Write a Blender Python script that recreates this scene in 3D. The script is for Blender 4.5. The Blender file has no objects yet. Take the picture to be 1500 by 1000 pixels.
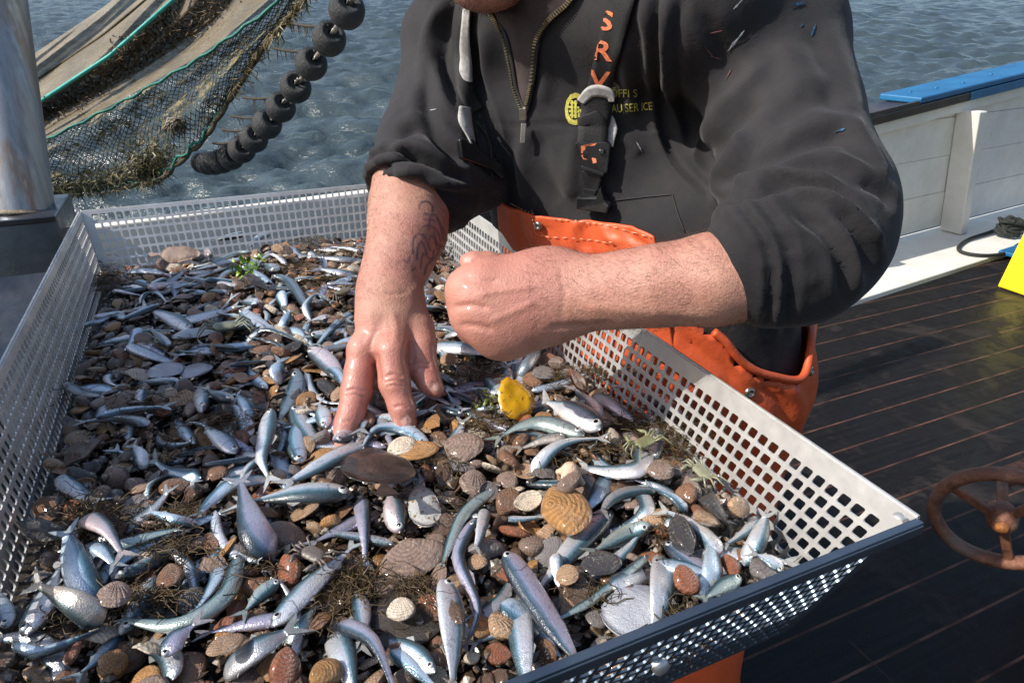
import bpy, bmesh, math, random
import numpy as np
from mathutils import Vector, Matrix, Quaternion, noise
from mathutils.bvhtree import BVHTree

random.seed(7); rng = np.random.default_rng(7)
SC = bpy.context.scene
COL = SC.collection
# ------------------------------------------------------------------ camera, sky, sun, exposure
CAMZ, PITCH, FPX, S = 1.42, math.radians(26.2), 977.0, 0.85
cam_d = bpy.data.cameras.new("camera"); cam = bpy.data.objects.new("camera", cam_d); COL.objects.link(cam)
cam.location = (0, 0, CAMZ); cam.rotation_euler = (math.radians(90) - PITCH, 0, 0)
cam_d.sensor_width = 36; cam_d.lens = 36 * FPX / 1500; cam_d.clip_start = 0.02; cam_d.clip_end = 5000
SC.camera = cam
SUN_EL, SUN_AZ = math.radians(41), math.radians(-110)      # azimuth from +Y, negative = to the left
world = bpy.data.worlds.new("World"); SC.world = world; world.use_nodes = True
wn = world.node_tree; wn.nodes.clear()
sky = wn.nodes.new('ShaderNodeTexSky'); sky.sky_type = 'NISHITA'; sky.sun_disc = False
sky.sun_elevation = SUN_EL; sky.sun_rotation = SUN_AZ; sky.dust_density = 2.0; sky.air_density = 1.2; sky.ozone_density = 2.0
bg = wn.nodes.new('ShaderNodeBackground'); bg.inputs[1].default_value = 0.125
wo = wn.nodes.new('ShaderNodeOutputWorld')
wn.links.new(sky.outputs[0], bg.inputs[0]); wn.links.new(bg.outputs[0], wo.inputs[0])
sun_d = bpy.data.lights.new("sun", 'SUN'); sun_d.energy = 4.8; sun_d.angle = math.radians(0.6); sun_d.color = (1, 0.94, 0.86)
sun = bpy.data.objects.new("sun", sun_d); COL.objects.link(sun)
sdir = Vector((math.sin(SUN_AZ) * math.cos(SUN_EL), math.cos(SUN_AZ) * math.cos(SUN_EL), math.sin(SUN_EL)))
sun.rotation_euler = sdir.to_track_quat('Z', 'Y').to_euler(); sun.location = sdir * 20
SC.view_settings.view_transform = 'Standard'; SC.view_settings.look = 'None'
SC.view_settings.exposure = 0.4; SC.view_settings.gamma = 1; SC.view_settings.use_curve_mapping = False
SC.cycles.max_bounces = 7; SC.cycles.transparent_max_bounces = 16; SC.cycles.caustics_reflective = False; SC.cycles.caustics_refractive = False
SC.cycles.sample_clamp_indirect = 6; SC.cycles.use_denoising = True

# ------------------------------------------------------------------ projection helpers (real distances, not screen space)
CP, SP = math.cos(PITCH), math.sin(PITCH)
def ray(px, py):
    vx, vy = (px - 750) / FPX, (py - 500) / FPX
    return Vector((vx, CP - SP * vy, -(SP + CP * vy)))
def P0(px, py, d): return Vector((0, 0, CAMZ)) + ray(px, py) * d
def P(px, py, d): return P0(px, py, d * S)
def PZ(px, py, z):
    r = ray(px, py); return Vector((0, 0, CAMZ)) + r * ((z - CAMZ) / r.z)
def K(x, y, z): return Vector((x * S, y * S, CAMZ + (z - CAMZ) * S))
def proj(v):
    v = np.asarray(v, float).reshape(-1, 3); x = v[:, 0]; y = v[:, 1]; dn = CAMZ - v[:, 2]
    d = y * CP + dn * SP; yc = dn * CP - y * SP
    return 750 + FPX * x / d, 500 + FPX * yc / d, d
U = Vector((0.914, 0.405, 0)).normalized()        # tray short side, pointing right
B = Vector((-U.y, U.x, 0))                        # tray long side, pointing away

# ------------------------------------------------------------------ object helpers
def tag(o, label=None, cat=None, group=None, kind=None):
    if label: o['label'] = label
    if cat: o['category'] = cat
    if group: o['group'] = group
    if kind: o['kind'] = kind
    return o
def link(name, me, m=None, parent=None, smooth=True):
    o = bpy.data.objects.new(name, me); COL.objects.link(o)
    if m is not None and len(me.materials) == 0: me.materials.append(m)
    if parent is not None: o.parent = parent
    if smooth and len(me.polygons): me.polygons.foreach_set('use_smooth', [True] * len(me.polygons))
    return o
def mesh(name, v, f, m=None, parent=None, smooth=True):
    me = bpy.data.meshes.new(name); me.from_pydata([tuple(x) for x in v], [], [tuple(x) for x in f]); me.update()
    return link(name, me, m, parent, smooth)
def empty(name, loc=(0, 0, 0)):
    o = bpy.data.objects.new(name, None); COL.objects.link(o); o.location = loc; o.empty_display_size = 0.05; return o
def adopt(child, root):
    child.parent = root; child.matrix_parent_inverse = Matrix.Translation(-Vector(root.location)); return child
class MB:
    def __init__(s): s.v = []; s.f = []
    def add(s, v, f):
        n = len(s.v); s.v += [tuple(x) for x in v]; s.f += [tuple(i + n for i in q) for q in f]
    def box(s, c, ax, ay, az):
        c = Vector(c); ax, ay, az = Vector(ax), Vector(ay), Vector(az)
        v = [c + sx * ax + sy * ay + sz * az for sx in (-1, 1) for sy in (-1, 1) for sz in (-1, 1)]
        s.add(v, [(0, 1, 3, 2), (4, 6, 7, 5), (0, 4, 5, 1), (2, 3, 7, 6), (0, 2, 6, 4), (1, 5, 7, 3)])
    def tube(s, pts, r, n=8, cap=True, flat=None):
        pts = [Vector(p) for p in pts]; m = len(pts)
        rs = r if isinstance(r, (list, tuple)) else [r] * m
        t0 = (pts[1] - pts[0]).normalized(); up = Vector((0, 0, 1)) if abs(t0.z) < .9 else Vector((1, 0, 0))
        nrm = t0.cross(up).normalized(); v = []
        for i, p in enumerate(pts):
            t = (pts[min(i + 1, m - 1)] - pts[max(i - 1, 0)]).normalized()
            nrm = (nrm - t * nrm.dot(t)).normalized(); bn = t.cross(nrm)
            for k in range(n):
                a = 2 * math.pi * k / n; v.append(p + (nrm * math.cos(a) + bn * math.sin(a)) * rs[i])
        f = [(i * n + k, i * n + (k + 1) % n, (i + 1) * n + (k + 1) % n, (i + 1) * n + k) for i in range(m - 1) for k in range(n)]
        if cap: f += [tuple(reversed(range(n))), tuple((m - 1) * n + k for k in range(n))]
        s.add(v, f)
    def lathe(s, prof, org, axis, n=24):
        axis = Vector(axis).normalized(); a = axis.orthogonal().normalized(); b = axis.cross(a); v = []
        for r, h in prof:
            for k in range(n):
                t = 2 * math.pi * k / n; v.append(Vector(org) + axis * h + (a * math.cos(t) + b * math.sin(t)) * r)
        m = len(prof)
        s.add(v, [(i * n + k, i * n + (k + 1) % n, (i + 1) * n + (k + 1) % n, (i + 1) * n + k) for i in range(m - 1) for k in range(n)])
    def build(s, name, m=None, parent=None, smooth=True, bevel=0):
        o = mesh(name, s.v, s.f, m, parent, smooth)
        if bevel:
            md = o.modifiers.new('b', 'BEVEL'); md.width = bevel; md.segments = 2; md.limit_method = 'ANGLE'
            o.data.polygons.foreach_set('use_smooth', [False] * len(o.data.polygons))
        return o
def catmull(pts, n=8):
    pts = [Vector(p) for p in pts]; out = []
    for i in range(len(pts) - 1):
        p0, p1, p2, p3 = pts[max(i - 1, 0)], pts[i], pts[i + 1], pts[min(i + 2, len(pts) - 1)]
        for k in range(n):
            t = k / n
            out.append(0.5 * ((2 * p1) + (p2 - p0) * t + (2 * p0 - 5 * p1 + 4 * p2 - p3) * t * t + (3 * p1 - p0 - 3 * p2 + p3) * t ** 3))
    out.append(pts[-1]); return out

# ------------------------------------------------------------------ material helpers
class NT:
    def __init__(s, name):
        s.m = bpy.data.materials.new(name); s.m.use_nodes = True; s.t = s.m.node_tree; s.t.nodes.clear()
        s.out = s.n('ShaderNodeOutputMaterial'); s.b = s.n('ShaderNodeBsdfPrincipled'); s.l(s.b.outputs[0], s.out.inputs[0])
    def n(s, t, **k):
        x = s.t.nodes.new(t)
        for a, b in k.items(): setattr(x, a, b)
        return x
    def l(s, a, b): s.t.links.new(a, b)
    def coord(s, kind='Object'): return s.n('ShaderNodeTexCoord').outputs[kind]
    def noise(s, scale, detail=4, rough=.55, vec=None, dist=0):
        x = s.n('ShaderNodeTexNoise'); x.inputs['Scale'].default_value = scale; x.inputs['Detail'].default_value = detail
        x.inputs['Roughness'].default_value = rough; x.inputs['Distortion'].default_value = dist
        s.l(vec if vec is not None else s.coord(), x.inputs['Vector']); return x.outputs['Fac']
    def voro(s, scale, vec=None, feature='F1', out='Distance'):
        x = s.n('ShaderNodeTexVoronoi', feature=feature); x.inputs['Scale'].default_value = scale
        s.l(vec if vec is not None else s.coord(), x.inputs['Vector']); return x.outputs[out]
    def ramp(s, fac, stops):
        x = s.n('ShaderNodeValToRGB'); e = x.color_ramp.elements
        while len(e) < len(stops): e.new(0.5)
        for i, (p, c) in enumerate(stops):
            e[i].position = p; e[i].color = (*c, 1) if hasattr(c, '__len__') else (c, c, c, 1)
        s.l(fac, x.inputs[0]); return x.outputs[0]
    def mix(s, fac, a, b, mode='MIX'):
        x = s.n('ShaderNodeMix', data_type='RGBA', blend_type=mode)
        for i, v in ((0, fac), (6, a), (7, b)):
            if hasattr(v, 'is_output') or isinstance(v, bpy.types.NodeSocket): s.l(v, x.inputs[i])
            else: x.inputs[i].default_value = v if i == 0 else (*v, 1)
        return x.outputs[2]
    def math(s, op, a, b=0.0, c=None, clamp=False):
        x = s.n('ShaderNodeMath', operation=op, use_clamp=clamp)
        for i, v in enumerate((a, b) if c is None else (a, b, c)):
            if isinstance(v, bpy.types.NodeSocket): s.l(v, x.inputs[i])
            else: x.inputs[i].default_value = v
        return x.outputs[0]
    def attr(s, name, out='Fac'): return s.n('ShaderNodeAttribute', attribute_name=name).outputs[out]
    def bump(s, h, strength=.3, dist=.002, prev=None):
        x = s.n('ShaderNodeBump'); x.inputs['Strength'].default_value = strength; x.inputs['Distance'].default_value = dist
        s.l(h, x.inputs['Height'])
        if prev is not None: s.l(prev, x.inputs['Normal'])
        s.l(x.outputs[0], s.b.inputs['Normal']); return x.outputs[0]
    def set(s, **k):
        names = dict(col='Base Color', rough='Roughness', metal='Metallic', spec='Specular IOR Level', coat='Coat Weight', coatr='Coat Roughness',
                     sss='Subsurface Weight', alpha='Alpha', trans='Transmission Weight', ior='IOR', sheen='Sheen Weight', sheenr='Sheen Roughness', aniso='Anisotropic')
        for a, v in k.items():
            i = s.b.inputs[names[a]]
            if isinstance(v, bpy.types.NodeSocket): s.l(v, i)
            elif a == 'col': i.default_value = (*v, 1)
            else: i.default_value = v
        return s
    def rand(s): return s.n('ShaderNodeObjectInfo').outputs['Random']
def simple(name, col, rough=.5, metal=0, var=.25, scale=20, bump=.2, bd=.001, bscale=None, **k):
    m = NT(name); f = m.noise(scale, 5)
    a = tuple(c * (1 - var) for c in col); b = tuple(min(1, c * (1 + var)) for c in col)
    m.set(col=m.ramp(f, [(.3, a), (.7, b)]), rough=rough, metal=metal, **k)
    if bump: m.bump(m.noise(bscale or scale * 4, 4), bump, bd)
    return m.m

# ------------------------------------------------------------------ sea
def sea():
    rows = np.concatenate([np.geomspace(1.2, 90, 520), np.geomspace(92, 2500, 60)[1:]]); cols = np.linspace(math.radians(-75), math.radians(75), 620)
    R, A = np.meshgrid(rows, cols, indexing='ij'); x = R * np.sin(A); y = R * np.cos(A); z = np.zeros_like(x)
    r2 = np.random.default_rng(3); wd = math.radians(185)
    for i in range(70):
        lam = 0.22 * (3.0 / 0.22) ** (r2.random()); th = wd + r2.normal() * 0.5; k = 2 * math.pi / lam
        amp = lam * 0.013 * r2.uniform(.5, 1.3) * (1.0 if lam < 1.4 else .7)
        cell = R * (cols[1] - cols[0]) ; fade = np.clip(1.6 - cell / (lam * .25), 0, 1)
        ph = k * (x * math.sin(th) + y * math.cos(th)) + r2.random() * 6.28 + 0.9 * np.sin(x * .31 + y * .23 + i)
        s_ = np.sin(ph); z += amp * 1.1 * fade * (s_ + .22 * np.cos(2 * ph))
    tilt = math.radians(3.0)
    zz = -0.95 + z + y * math.tan(tilt)
    v = np.stack([x, y, zz], -1).reshape(-1, 3); n, m_ = x.shape
    idx = np.arange(n * m_).reshape(n, m_)
    f = np.stack([idx[:-1, :-1], idx[:-1, 1:], idx[1:, 1:], idx[1:, :-1]], -1).reshape(-1, 4)
    me = bpy.data.meshes.new('sea'); me.vertices.add(len(v)); me.vertices.foreach_set('co', v.ravel())
    me.loops.add(f.size); me.loops.foreach_set('vertex_index', f.ravel()); me.polygons.add(len(f))
    me.polygons.foreach_set('loop_start', np.arange(len(f)) * 4); me.update(); me.validate()
    m = NT('sea_water')
    tc = m.coord(); mp = m.n('ShaderNodeMapping'); mp.inputs['Scale'].default_value = (.5, 1.3, 1); mp.inputs['Rotation'].default_value = (0, 0, .12); m.l(tc, mp.inputs[0])
    n1 = m.noise(2.6, 6, .62, mp.outputs[0], .4); n2 = m.noise(.5, 3, .5, mp.outputs[0]); n3 = m.noise(14, 3, .6, mp.outputs[0])
    h = m.math('ADD', n1, m.math('MULTIPLY', n3, .22))
    m.bump(h, 1.0, .085)
    m.set(col=m.ramp(n2, [(.3, (.036, .054, .062)), (.7, (.058, .080, .090))]), rough=.16, ior=1.33, spec=.5)
    o = link('sea', me, m.m); return tag(o, kind='structure')
sea()

# ------------------------------------------------------------------ boat: deck, waterway, bulwark
UB = Vector((math.cos(math.radians(30.9)), math.sin(math.radians(30.9)), 0)); NB = Vector((-UB.y, UB.x, 0))   # along the bulwark, outward
def bw(a, n, z): return UB * a + NB * n + Vector((0, 0, z))
def deck():
    m = NT('wet_planks'); sep = m.n('ShaderNodeSeparateXYZ'); mp = m.n('ShaderNodeMapping'); mp.inputs['Rotation'].default_value = (0, 0, -math.atan2(U.y, U.x))
    m.l(m.coord(), mp.inputs[0]); m.l(mp.outputs[0], sep.inputs[0]); X, Y = sep.outputs[0], sep.outputs[1]
    pw = .136
    q = m.math('DIVIDE', m.math('SUBTRACT', Y, .648 - pw * .5 + .012), pw); fl = m.math('FLOOR', q); fr = m.math('SUBTRACT', q, fl)
    d = m.math('ABSOLUTE', m.math('SUBTRACT', fr, .5))
    wob = m.math('MULTIPLY', m.math('SUBTRACT', m.noise(60, 3), .5), .02)
    seam = m.math('LESS_THAN', m.math('ADD', d, wob), .026)
    wn_ = m.n('ShaderNodeTexWhiteNoise', noise_dimensions='1D'); m.l(fl, wn_.inputs['W'])
    xs = m.math('ADD', X, m.math('MULTIPLY', wn_.outputs[0], 3.0)); xf = m.math('FRACT', m.math('DIVIDE', xs, 3.0))
    joint = m.math('LESS_THAN', xf, .0018)
    grain_v = m.n('ShaderNodeMapping'); grain_v.inputs['Scale'].default_value = (3, 60, 1); m.l(mp.outputs[0], grain_v.inputs[0])
    g = m.noise(1.0, 6, .6, grain_v.outputs[0]); dirt = m.noise(3.2, 8, .72, None, .6)
    base = m.ramp(g, [(.3, (.004, .0035, .004)), (.75, (.013, .011, .0105))])
    base = m.mix(m.ramp(dirt, [(.53, 0), (.62, .5)]), base, (.040, .033, .031))
    base = m.mix(m.ramp(m.noise(260, 2), [(.70, 0), (.73, .7)]), base, (.12, .1, .09))
    sc = m.ramp(m.noise(9, 4), [(.35, (.03, .014, .010)), (.65, (.12, .06, .045))])
    base = m.mix(m.math('MAXIMUM', seam, m.math('MULTIPLY', joint, .4)), base, sc)
    m.set(col=base, rough=m.ramp(dirt, [(.45, .42), (.6, .7)]), spec=.18)
    hb = m.math('ADD', m.math('MULTIPLY', g, .3), m.math('MULTIPLY', seam, -.6)); m.bump(hb, .5, .003)
    me = bpy.data.meshes.new('deck'); v = []
    poly = [bw(-7, 1.9, 0), bw(12, 1.9, 0), bw(12, -6, 0), bw(-7, -6, 0)]
    # the deck ends under the tray's far left, where the side of the boat is
    o = mesh('deck', [(-1.0, -4, 0), (9, -4, 0), (9, 7, 0), (-1.0, 7, 0)], [(0, 1, 2, 3)], m.m, smooth=False)
    bm = bmesh.new(); bm.from_mesh(o.data)
    for co, no in ((bw(0, 1.9, 0), NB),):
        bmesh.ops.bisect_plane(bm, geom=bm.verts[:] + bm.edges[:] + bm.faces[:], plane_co=co, plane_no=no, clear_outer=True)
    # left side of the boat: cut parallel to the tray's long side
    bmesh.ops.bisect_plane(bm, geom=bm.verts[:] + bm.edges[:] + bm.faces[:], plane_co=(K(-.3, 1.95, 0).x, K(-.3, 1.95, 0).y, 0), plane_no=(-U.x * .2 + B.x, -U.y * .2 + B.y, 0), clear_outer=False) if False else None
    bm.to_mesh(o.data); bm.free()
    return tag(o, kind='structure')
deck()
white = NT('chalky_white_paint')
f1 = white.noise(6, 6, .65); f2 = white.noise(45, 4)
wc = white.ramp(f1, [(.3, (.66, .63, .57)), (.7, (.80, .78, .72))]); wc = white.mix(white.ramp(f2, [(.66, 0), (.72, .45)]), wc, (.25, .20, .16))
white.set(col=wc, rough=.38); white.bump(white.noise(30, 5), .25, .002); WHITE = white.m
BLUEP = NT('worn_blue_paint'); f = BLUEP.noise(7, 6, .7)
BLUEP.set(col=BLUEP.mix(BLUEP.ramp(BLUEP.noise(30, 6, .8), [(.63, 0), (.67, .8)]), BLUEP.ramp(f, [(.3, (.006, .085, .22)), (.7, (.012, .15, .33))]), (.05, .045, .045)), rough=.45); BLUEP.bump(BLUEP.noise(40, 5), .4, .002); BLUEP = BLUEP.m
DWOOD = simple('dark_wet_timber', (.035, .022, .018), .35, var=.5, scale=9, bump=.5, bd=.003)
def bulwark():
    root = empty('bulwark', bw(3.5, 2.4, 0)); tag(root, 'white painted timber bulwark with a blue and bare brown capping rail on the right', 'bulwark')
    def ad(o): return adopt(o, root)
    th = .05
    # planking: three strakes with tiny steps between
    mb = MB(); slope = .082
    def top(a): return .842 + (a - 3.8) * slope
    for i in range(4):
        z0, z1 = .07 + i * .25, .07 + (i + 1) * .25 - .003
        a0, a1 = -7, 9
        n0 = 2.40 + .0025 * (i % 2)
        v = []
        for a in np.linspace(a0, a1, 30):
            zt = min(z1, top(a) + .02) if i == 3 else z1
            zz = (z0 + (top(a) - .842) * (i / 4.) * 0, zt)
            v += [bw(a, n0, zz[0]), bw(a, n0, zz[1]), bw(a, n0 + th, zz[0]), bw(a, n0 + th, zz[1])]
        f = []
        for k in range(29):
            b = k * 4; f += [(b, b + 4, b + 5, b + 1), (b + 2, b + 3, b + 7, b + 6), (b + 1, b + 5, b + 7, b + 3), (b, b + 2, b + 6, b + 4)]
        mb.add(v, f)
    ad(mb.build('planking', WHITE, smooth=False))
    mb = MB()   # top wale under the rail
    L = np.linspace(-7, 9, 30)
    def strip(n0, n1, zt0, zt1, a0, a1, mat, name, bevel=.004):
        mb = MB(); A = np.linspace(a0, a1, 16); v = []
        for a in A:
            t = top(a); v += [bw(a, n0, t + zt0), bw(a, n1, t + zt0), bw(a, n1, t + zt1), bw(a, n0, t + zt1)]
        f = [(k * 4 + j, (k + 1) * 4 + j, (k + 1) * 4 + (j + 1) % 4, k * 4 + (j + 1) % 4) for k in range(15) for j in range(4)]
        f += [(0, 1, 2, 3), (63, 62, 61, 60)]; mb.add(v, f)
        return ad(mb.build(name, mat, smooth=False, bevel=bevel))
    strip(2.36, 2.398, -.07, -.002, -7, 9, WHITE, 'top_plank')
    strip(2.33, 2.56, 0, .055, -7, 9, DWOOD, 'rail_timber', .006)
    strip(2.335, 2.60, .0575, .095, 4.22, 9, BLUEP, 'blue_rail_cap', .008)
    strip(2.33, 2.352, .0575, .08, -7, 4.21, DWOOD, 'rail_lip', .004)
    strip(2.325, 2.3285, .004, .056, 4.75, 9, BLUEP, 'blue_rail_edge', .001)
    for a in (4.35, 4.55, 4.8, 5.2, 5.7):
        mb = MB(); mb.lathe([(0, .004), (.012, .004), (.014, 0), (.014, -.004)], bw(a, 2.45 + .04 * math.sin(a * 9), top(a) + .098), (0, 0, 1), 12); ad(mb.build('bolt_head', BLUEP))
    a_s = 4.88
    for a in (a_s + .10, a_s + 1.55, a_s - 1.45):
        mb = MB(); zt = top(a) - .075; mb.box(bw(a - .06, 2.325, (zt + .035) / 2 + .0), UB * .045, NB * .0735, Vector((0, 0, (zt - .035) / 2)) - UB * .11)
        ad(mb.build('stanchion', WHITE, smooth=False, bevel=.008))
    # waterway board along the deck edge, with a kerb step; scupper slot shows sea light
    mb = MB(); mb.box(bw(1, 2.18, -.01), UB * 8, NB * .28, Vector((0, 0, .04))); ad(mb.build('waterway_board', WHITE, smooth=False, bevel=.006))
    # outer hull side
    mb = MB(); mb.box(bw(1, 2.49, -.75), UB * 8, NB * .035, Vector((0, 0, .79))); ad(mb.build('hull_side', BLUEP, smooth=False))
bulwark()
def rope_coil():
    mb = MB(); c = PZ(1462, 352, .05); rr = random.Random(4)
    # loop lying on the board, both ends running into a knotted bundle
    loop = [P0(px, py, 1) for px, py in ()]
    pts = [PZ(px, py, .045) for px, py in ((1492, 322), (1455, 338), (1420, 350), (1404, 362), (1412, 370), (1440, 374), (1470, 371), (1492, 358))]
    mb.tube(catmull(pts, 8), .011, 8)
    for k in range(9):
        q = PZ(1480, 335, .09); a = rr.uniform(0, 6.28)
        pts = [q + Vector((.10 * math.cos(a + t) * rr.uniform(.6, 1), .07 * math.sin(a + t) * rr.uniform(.6, 1), rr.uniform(-.04, .07))) for t in (0, 1.2, 2.5, 3.6, 5)]
        mb.tube(catmull(pts, 6), .012, 7)
    m = NT('tarred_rope'); m.set(col=m.ramp(m.noise(60, 4), [(.3, (.006, .008, .007)), (.7, (.03, .033, .028))]), rough=.8); m.bump(m.noise(300, 2), .8, .003)
    o = mb.build('mooring_rope', m.m); tag(o, 'dark tarred rope looped and knotted on the white waterway board by the blue bollard', 'rope')
rope_coil()
def bollard():
    base = PZ(1500, 372, .032); root = empty('bollard', base); tag(root, 'blue painted leaning bollard on a blue foot plate against the white bulwark', 'bollard')
    mb = MB(); mb.box((0, 0, .012), UB * .14, NB * .09, Vector((0, 0, .012))); o = mb.build('foot_plate', BLUEP, root, False, .004)
    mb = MB(); ax = Vector((.22, .0, 1)).normalized(); mb.lathe([(0, .024), (.062, .024), (.062, .42), (.075, .44), (.075, .47), (.05, .49), (0, .49)], (0.02, 0, 0), ax, 28); mb.build('post', BLUEP, root)
bollard()
def crate():
    m = simple('yellow_plastic', (.80, .66, .01), .38, var=.12, scale=8, bump=.15)
    c = PZ(1512, 436, 0.004); root = empty('fish_crate', c); tag(root, 'bright yellow plastic crate propped on edge on the deck at the right border', 'crate')
    ez = Vector((.16, .03, .98)).normalized(); ex = (UB - ez * UB.dot(ez)).normalized(); ey = ez.cross(ex)
    mb = MB(); mb.box(ex * .3 + ez * .27 + Vector((0,0,.0)), ex * .29, ey * .012, ez * .26); mb.build('base_panel', m, root, False, .006)
    for s_ in (-1, 1):
        mb = MB(); mb.box(ex * (.3 + s_ * .295) + ez * .27 + ey * .08, ex * .010, ey * .10, ez * .272); mb.build('side_panel', m, root, False, .005)
    for s_ in (-1, 1):
        mb = MB(); mb.box(ex * .3 + ez * (.27 + s_ * .272) + ey * .08, ex * .28, ey * .10, ez * .010); mb.build('end_panel', m, root, False, .005)
    for k in range(3):
        mb = MB(); mb.box(ex * (.05 + .16 * k) + ez * .27 - ey * .019, ex * .014, ey * .006, ez * .24); mb.build('rib', m, root, False, .003)
crate()
def hand_wheel():
    D = 1.25; c = P0(1468, 760, D); cr, cu, cf = Vector((1, 0, 0)), Vector((0, SP, CP)), Vector((0, CP, -SP))
    a = math.radians(46); d2 = (cr * -.72 + cu * -.70).normalized()
    nrm = (-cf * math.cos(a) + d2 * math.sin(a)).normalized()
    root = empty('hand_wheel', c); tag(root, 'rusty iron hand wheel with three spokes above the dark deck', 'hand wheel')
    m = NT('rusted_iron'); n = m.noise(28, 8, .7); n2 = m.noise(9, 4)
    rc = m.ramp(n, [(.3, (.07, .03, .02)), (.52, (.20, .085, .05)), (.72, (.38, .19, .12))]); rc = m.mix(m.ramp(n2, [(.55, 0), (.7, .5)]), rc, (.16, .15, .14))
    m.set(col=rc, rough=m.ramp(n, [(.3, .35), (.7, .7)]), metal=.35); m.bump(m.noise(90, 8, .75), .9, .003)
    e1 = nrm.orthogonal().normalized(); e2 = nrm.cross(e1); R = .108
    mb = MB(); N = 64; v = []; M = 12
    for i in range(N):
        t = 2 * math.pi * i / N; rad = e1 * math.cos(t) + e2 * math.sin(t)
        for k in range(M):
            p = 2 * math.pi * k / M; w, h = .0125, .0155
            v.append(rad * (R + w * math.cos(p)) + nrm * h * math.sin(p))
    mb.add(v, [(i * M + k, ((i + 1) % N) * M + k, ((i + 1) % N) * M + (k + 1) % M, i * M + (k + 1) % M) for i in range(N) for k in range(M)])
    mb.build('wheel_rim', m.m, root)
    # spokes towards the three photographed directions
    for (px, py) in ((1408, 721), (1517, 739), (1480, 836)):
        r = ray(px, py); t = (c - cam.location).dot(nrm) / r.dot(nrm); q = Vector((0, 0, CAMZ)) + r * t - c; q = q.normalized() * (R - .004)
        side = q.normalized().cross(nrm)
        mb = MB(); mb.box(q * .55, q * .47, side * .0085, nrm * .006); mb.tube([q * .93, q * 1.0], [.010, .016], 10)
        mb.build('spoke', m.m, root, True, .003)
    mb = MB(); mb.lathe([(0, .022), (.014, .022), (.024, .014), (.027, -.012), (.020, -.03)], (0, 0, 0), nrm, 24); mb.build('hub', m.m, root)
    mo = simple('orange_rust', (.24, .085, .02), .7, var=.5, scale=120, bump=.7, bd=.002)
    mb = MB(); mb.lathe([(0, .031), (.009, .030), (.013, .023), (.013, .0215)], (0, 0, 0), nrm, 6); mb.build('nut', mo, root)
    mb = MB(); mb.tube([-nrm * .02, -nrm * .13], .010, 12); mb.build('shaft', m.m, root)
    mb = MB(); mb.tube([-nrm * .12, -nrm * .12 + Vector((.62, .30, -.03))], .020, 12); mb.build('bracket_arm', m.m, root)
    wb = c - nrm * .12 + Vector((.68, .33, -.03))
    r2 = empty('winch_pedestal', (wb.x, wb.y, 0)); tag(r2, 'rusty iron pedestal carrying the hand wheel beyond the right edge', 'winch pedestal')
    mb = MB(); mb.box((0, 0, wb.z * .5), (.07, 0, 0), (0, .07, 0), (0, 0, wb.z * .5)); mb.build('column', m.m, r2, False, .01)
hand_wheel()
# ------------------------------------------------------------------ sorting tray
ZR = CAMZ - .38 * S
FR = Vector((.340 * S, .436 * S, ZR)); TW, TL, TH = .762 * S, 1.39 * S, .20 * S
FL = FR - U * TW; BR = FR + B * TL; BL = FL + B * TL
kS, kF = .13, .37
def tray_pt(a, b, d):    # a 0..1 left->right, b 0..1 near->far, d depth below the rim
    x0, x1 = kS * d, TW - kS * d; y0, y1 = kF * d, TL - kF * d
    return FL + U * (x0 + (x1 - x0) * a) + B * (y0 + (y1 - y0) * b) - Vector((0, 0, d))
def steel(name, col, rough, sc, metal=.9):
    m = NT(name); n = m.noise(sc, 6, .65); n2 = m.noise(90, 3)
    m.set(col=m.ramp(n, [(.3, tuple(c * .72 for c in col)), (.7, col)]), metal=metal, rough=m.math('ADD', m.ramp(n2, [(.3, rough - .08), (.7, rough + .12)]), 0.0))
    m.bump(m.noise(220, 3), .15, .0008); return m.m
STEEL = steel('stainless_steel', (.78, .76, .73), .40, 12, .62)
def perforated(name, c00, c10, c11, c01, nu, nv, mu0, mu1, mv0, mv1, hole, mat, parent, thick=.0016, flip=False):
    """bilinear sheet; holes nu x nv inside margins given in fractions"""
    def q(u, v): return (c00 * (1 - u) + c10 * u) * (1 - v) + (c01 * (1 - u) + c11 * u) * v
    us = np.linspace(mu0, 1 - mu1, nu + 1); vs = np.linspace(mv0, 1 - mv1, nv + 1)
    ul = [0.0] + list(us) + [1.0]; vl = [0.0] + list(vs) + [1.0]
    V = []; F = []; idx = {}
    def vert(i, j):
        if (i, j) not in idx: idx[(i, j)] = len(V); V.append(q(ul[i], vl[j]))
        return idx[(i, j)]
    for i in range(len(ul) - 1):
        for j in range(len(vl) - 1):
            a, b, c, d = vert(i, j), vert(i + 1, j), vert(i + 1, j + 1), vert(i, j + 1)
            if i == 0 or j == 0 or i == len(ul) - 2 or j == len(vl) - 2: F.append((a, b, c, d)); continue
            u0, u1, v0, v1 = ul[i], ul[i + 1], vl[j], vl[j + 1]; mu, mv = (u0 + u1) / 2, (v0 + v1) / 2
            hu, hv = (u1 - u0) / 2 * hole, (v1 - v0) / 2 * hole; ch = .72
            pts = [(-1, -ch), (-ch, -1), (ch, -1), (1, -ch), (1, ch), (ch, 1), (-ch, 1), (-1, ch)]
            n = len(V); V.extend(q(mu + x * hu, mv + y * hv) for x, y in pts)
            F += [(a, n + 1, n), (a, b, n + 2, n + 1), (b, n + 3, n + 2), (b, c, n + 4, n + 3), (c, n + 5, n + 4), (c, d, n + 6, n + 5), (d, n + 7, n + 6), (d, a, n, n + 7)]
    o = mesh(name, V, F, mat, None, False)
    md = o.modifiers.new('s', 'SOLIDIFY'); md.thickness = thick; md.offset = 0
    adopt(o, parent); return o
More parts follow.
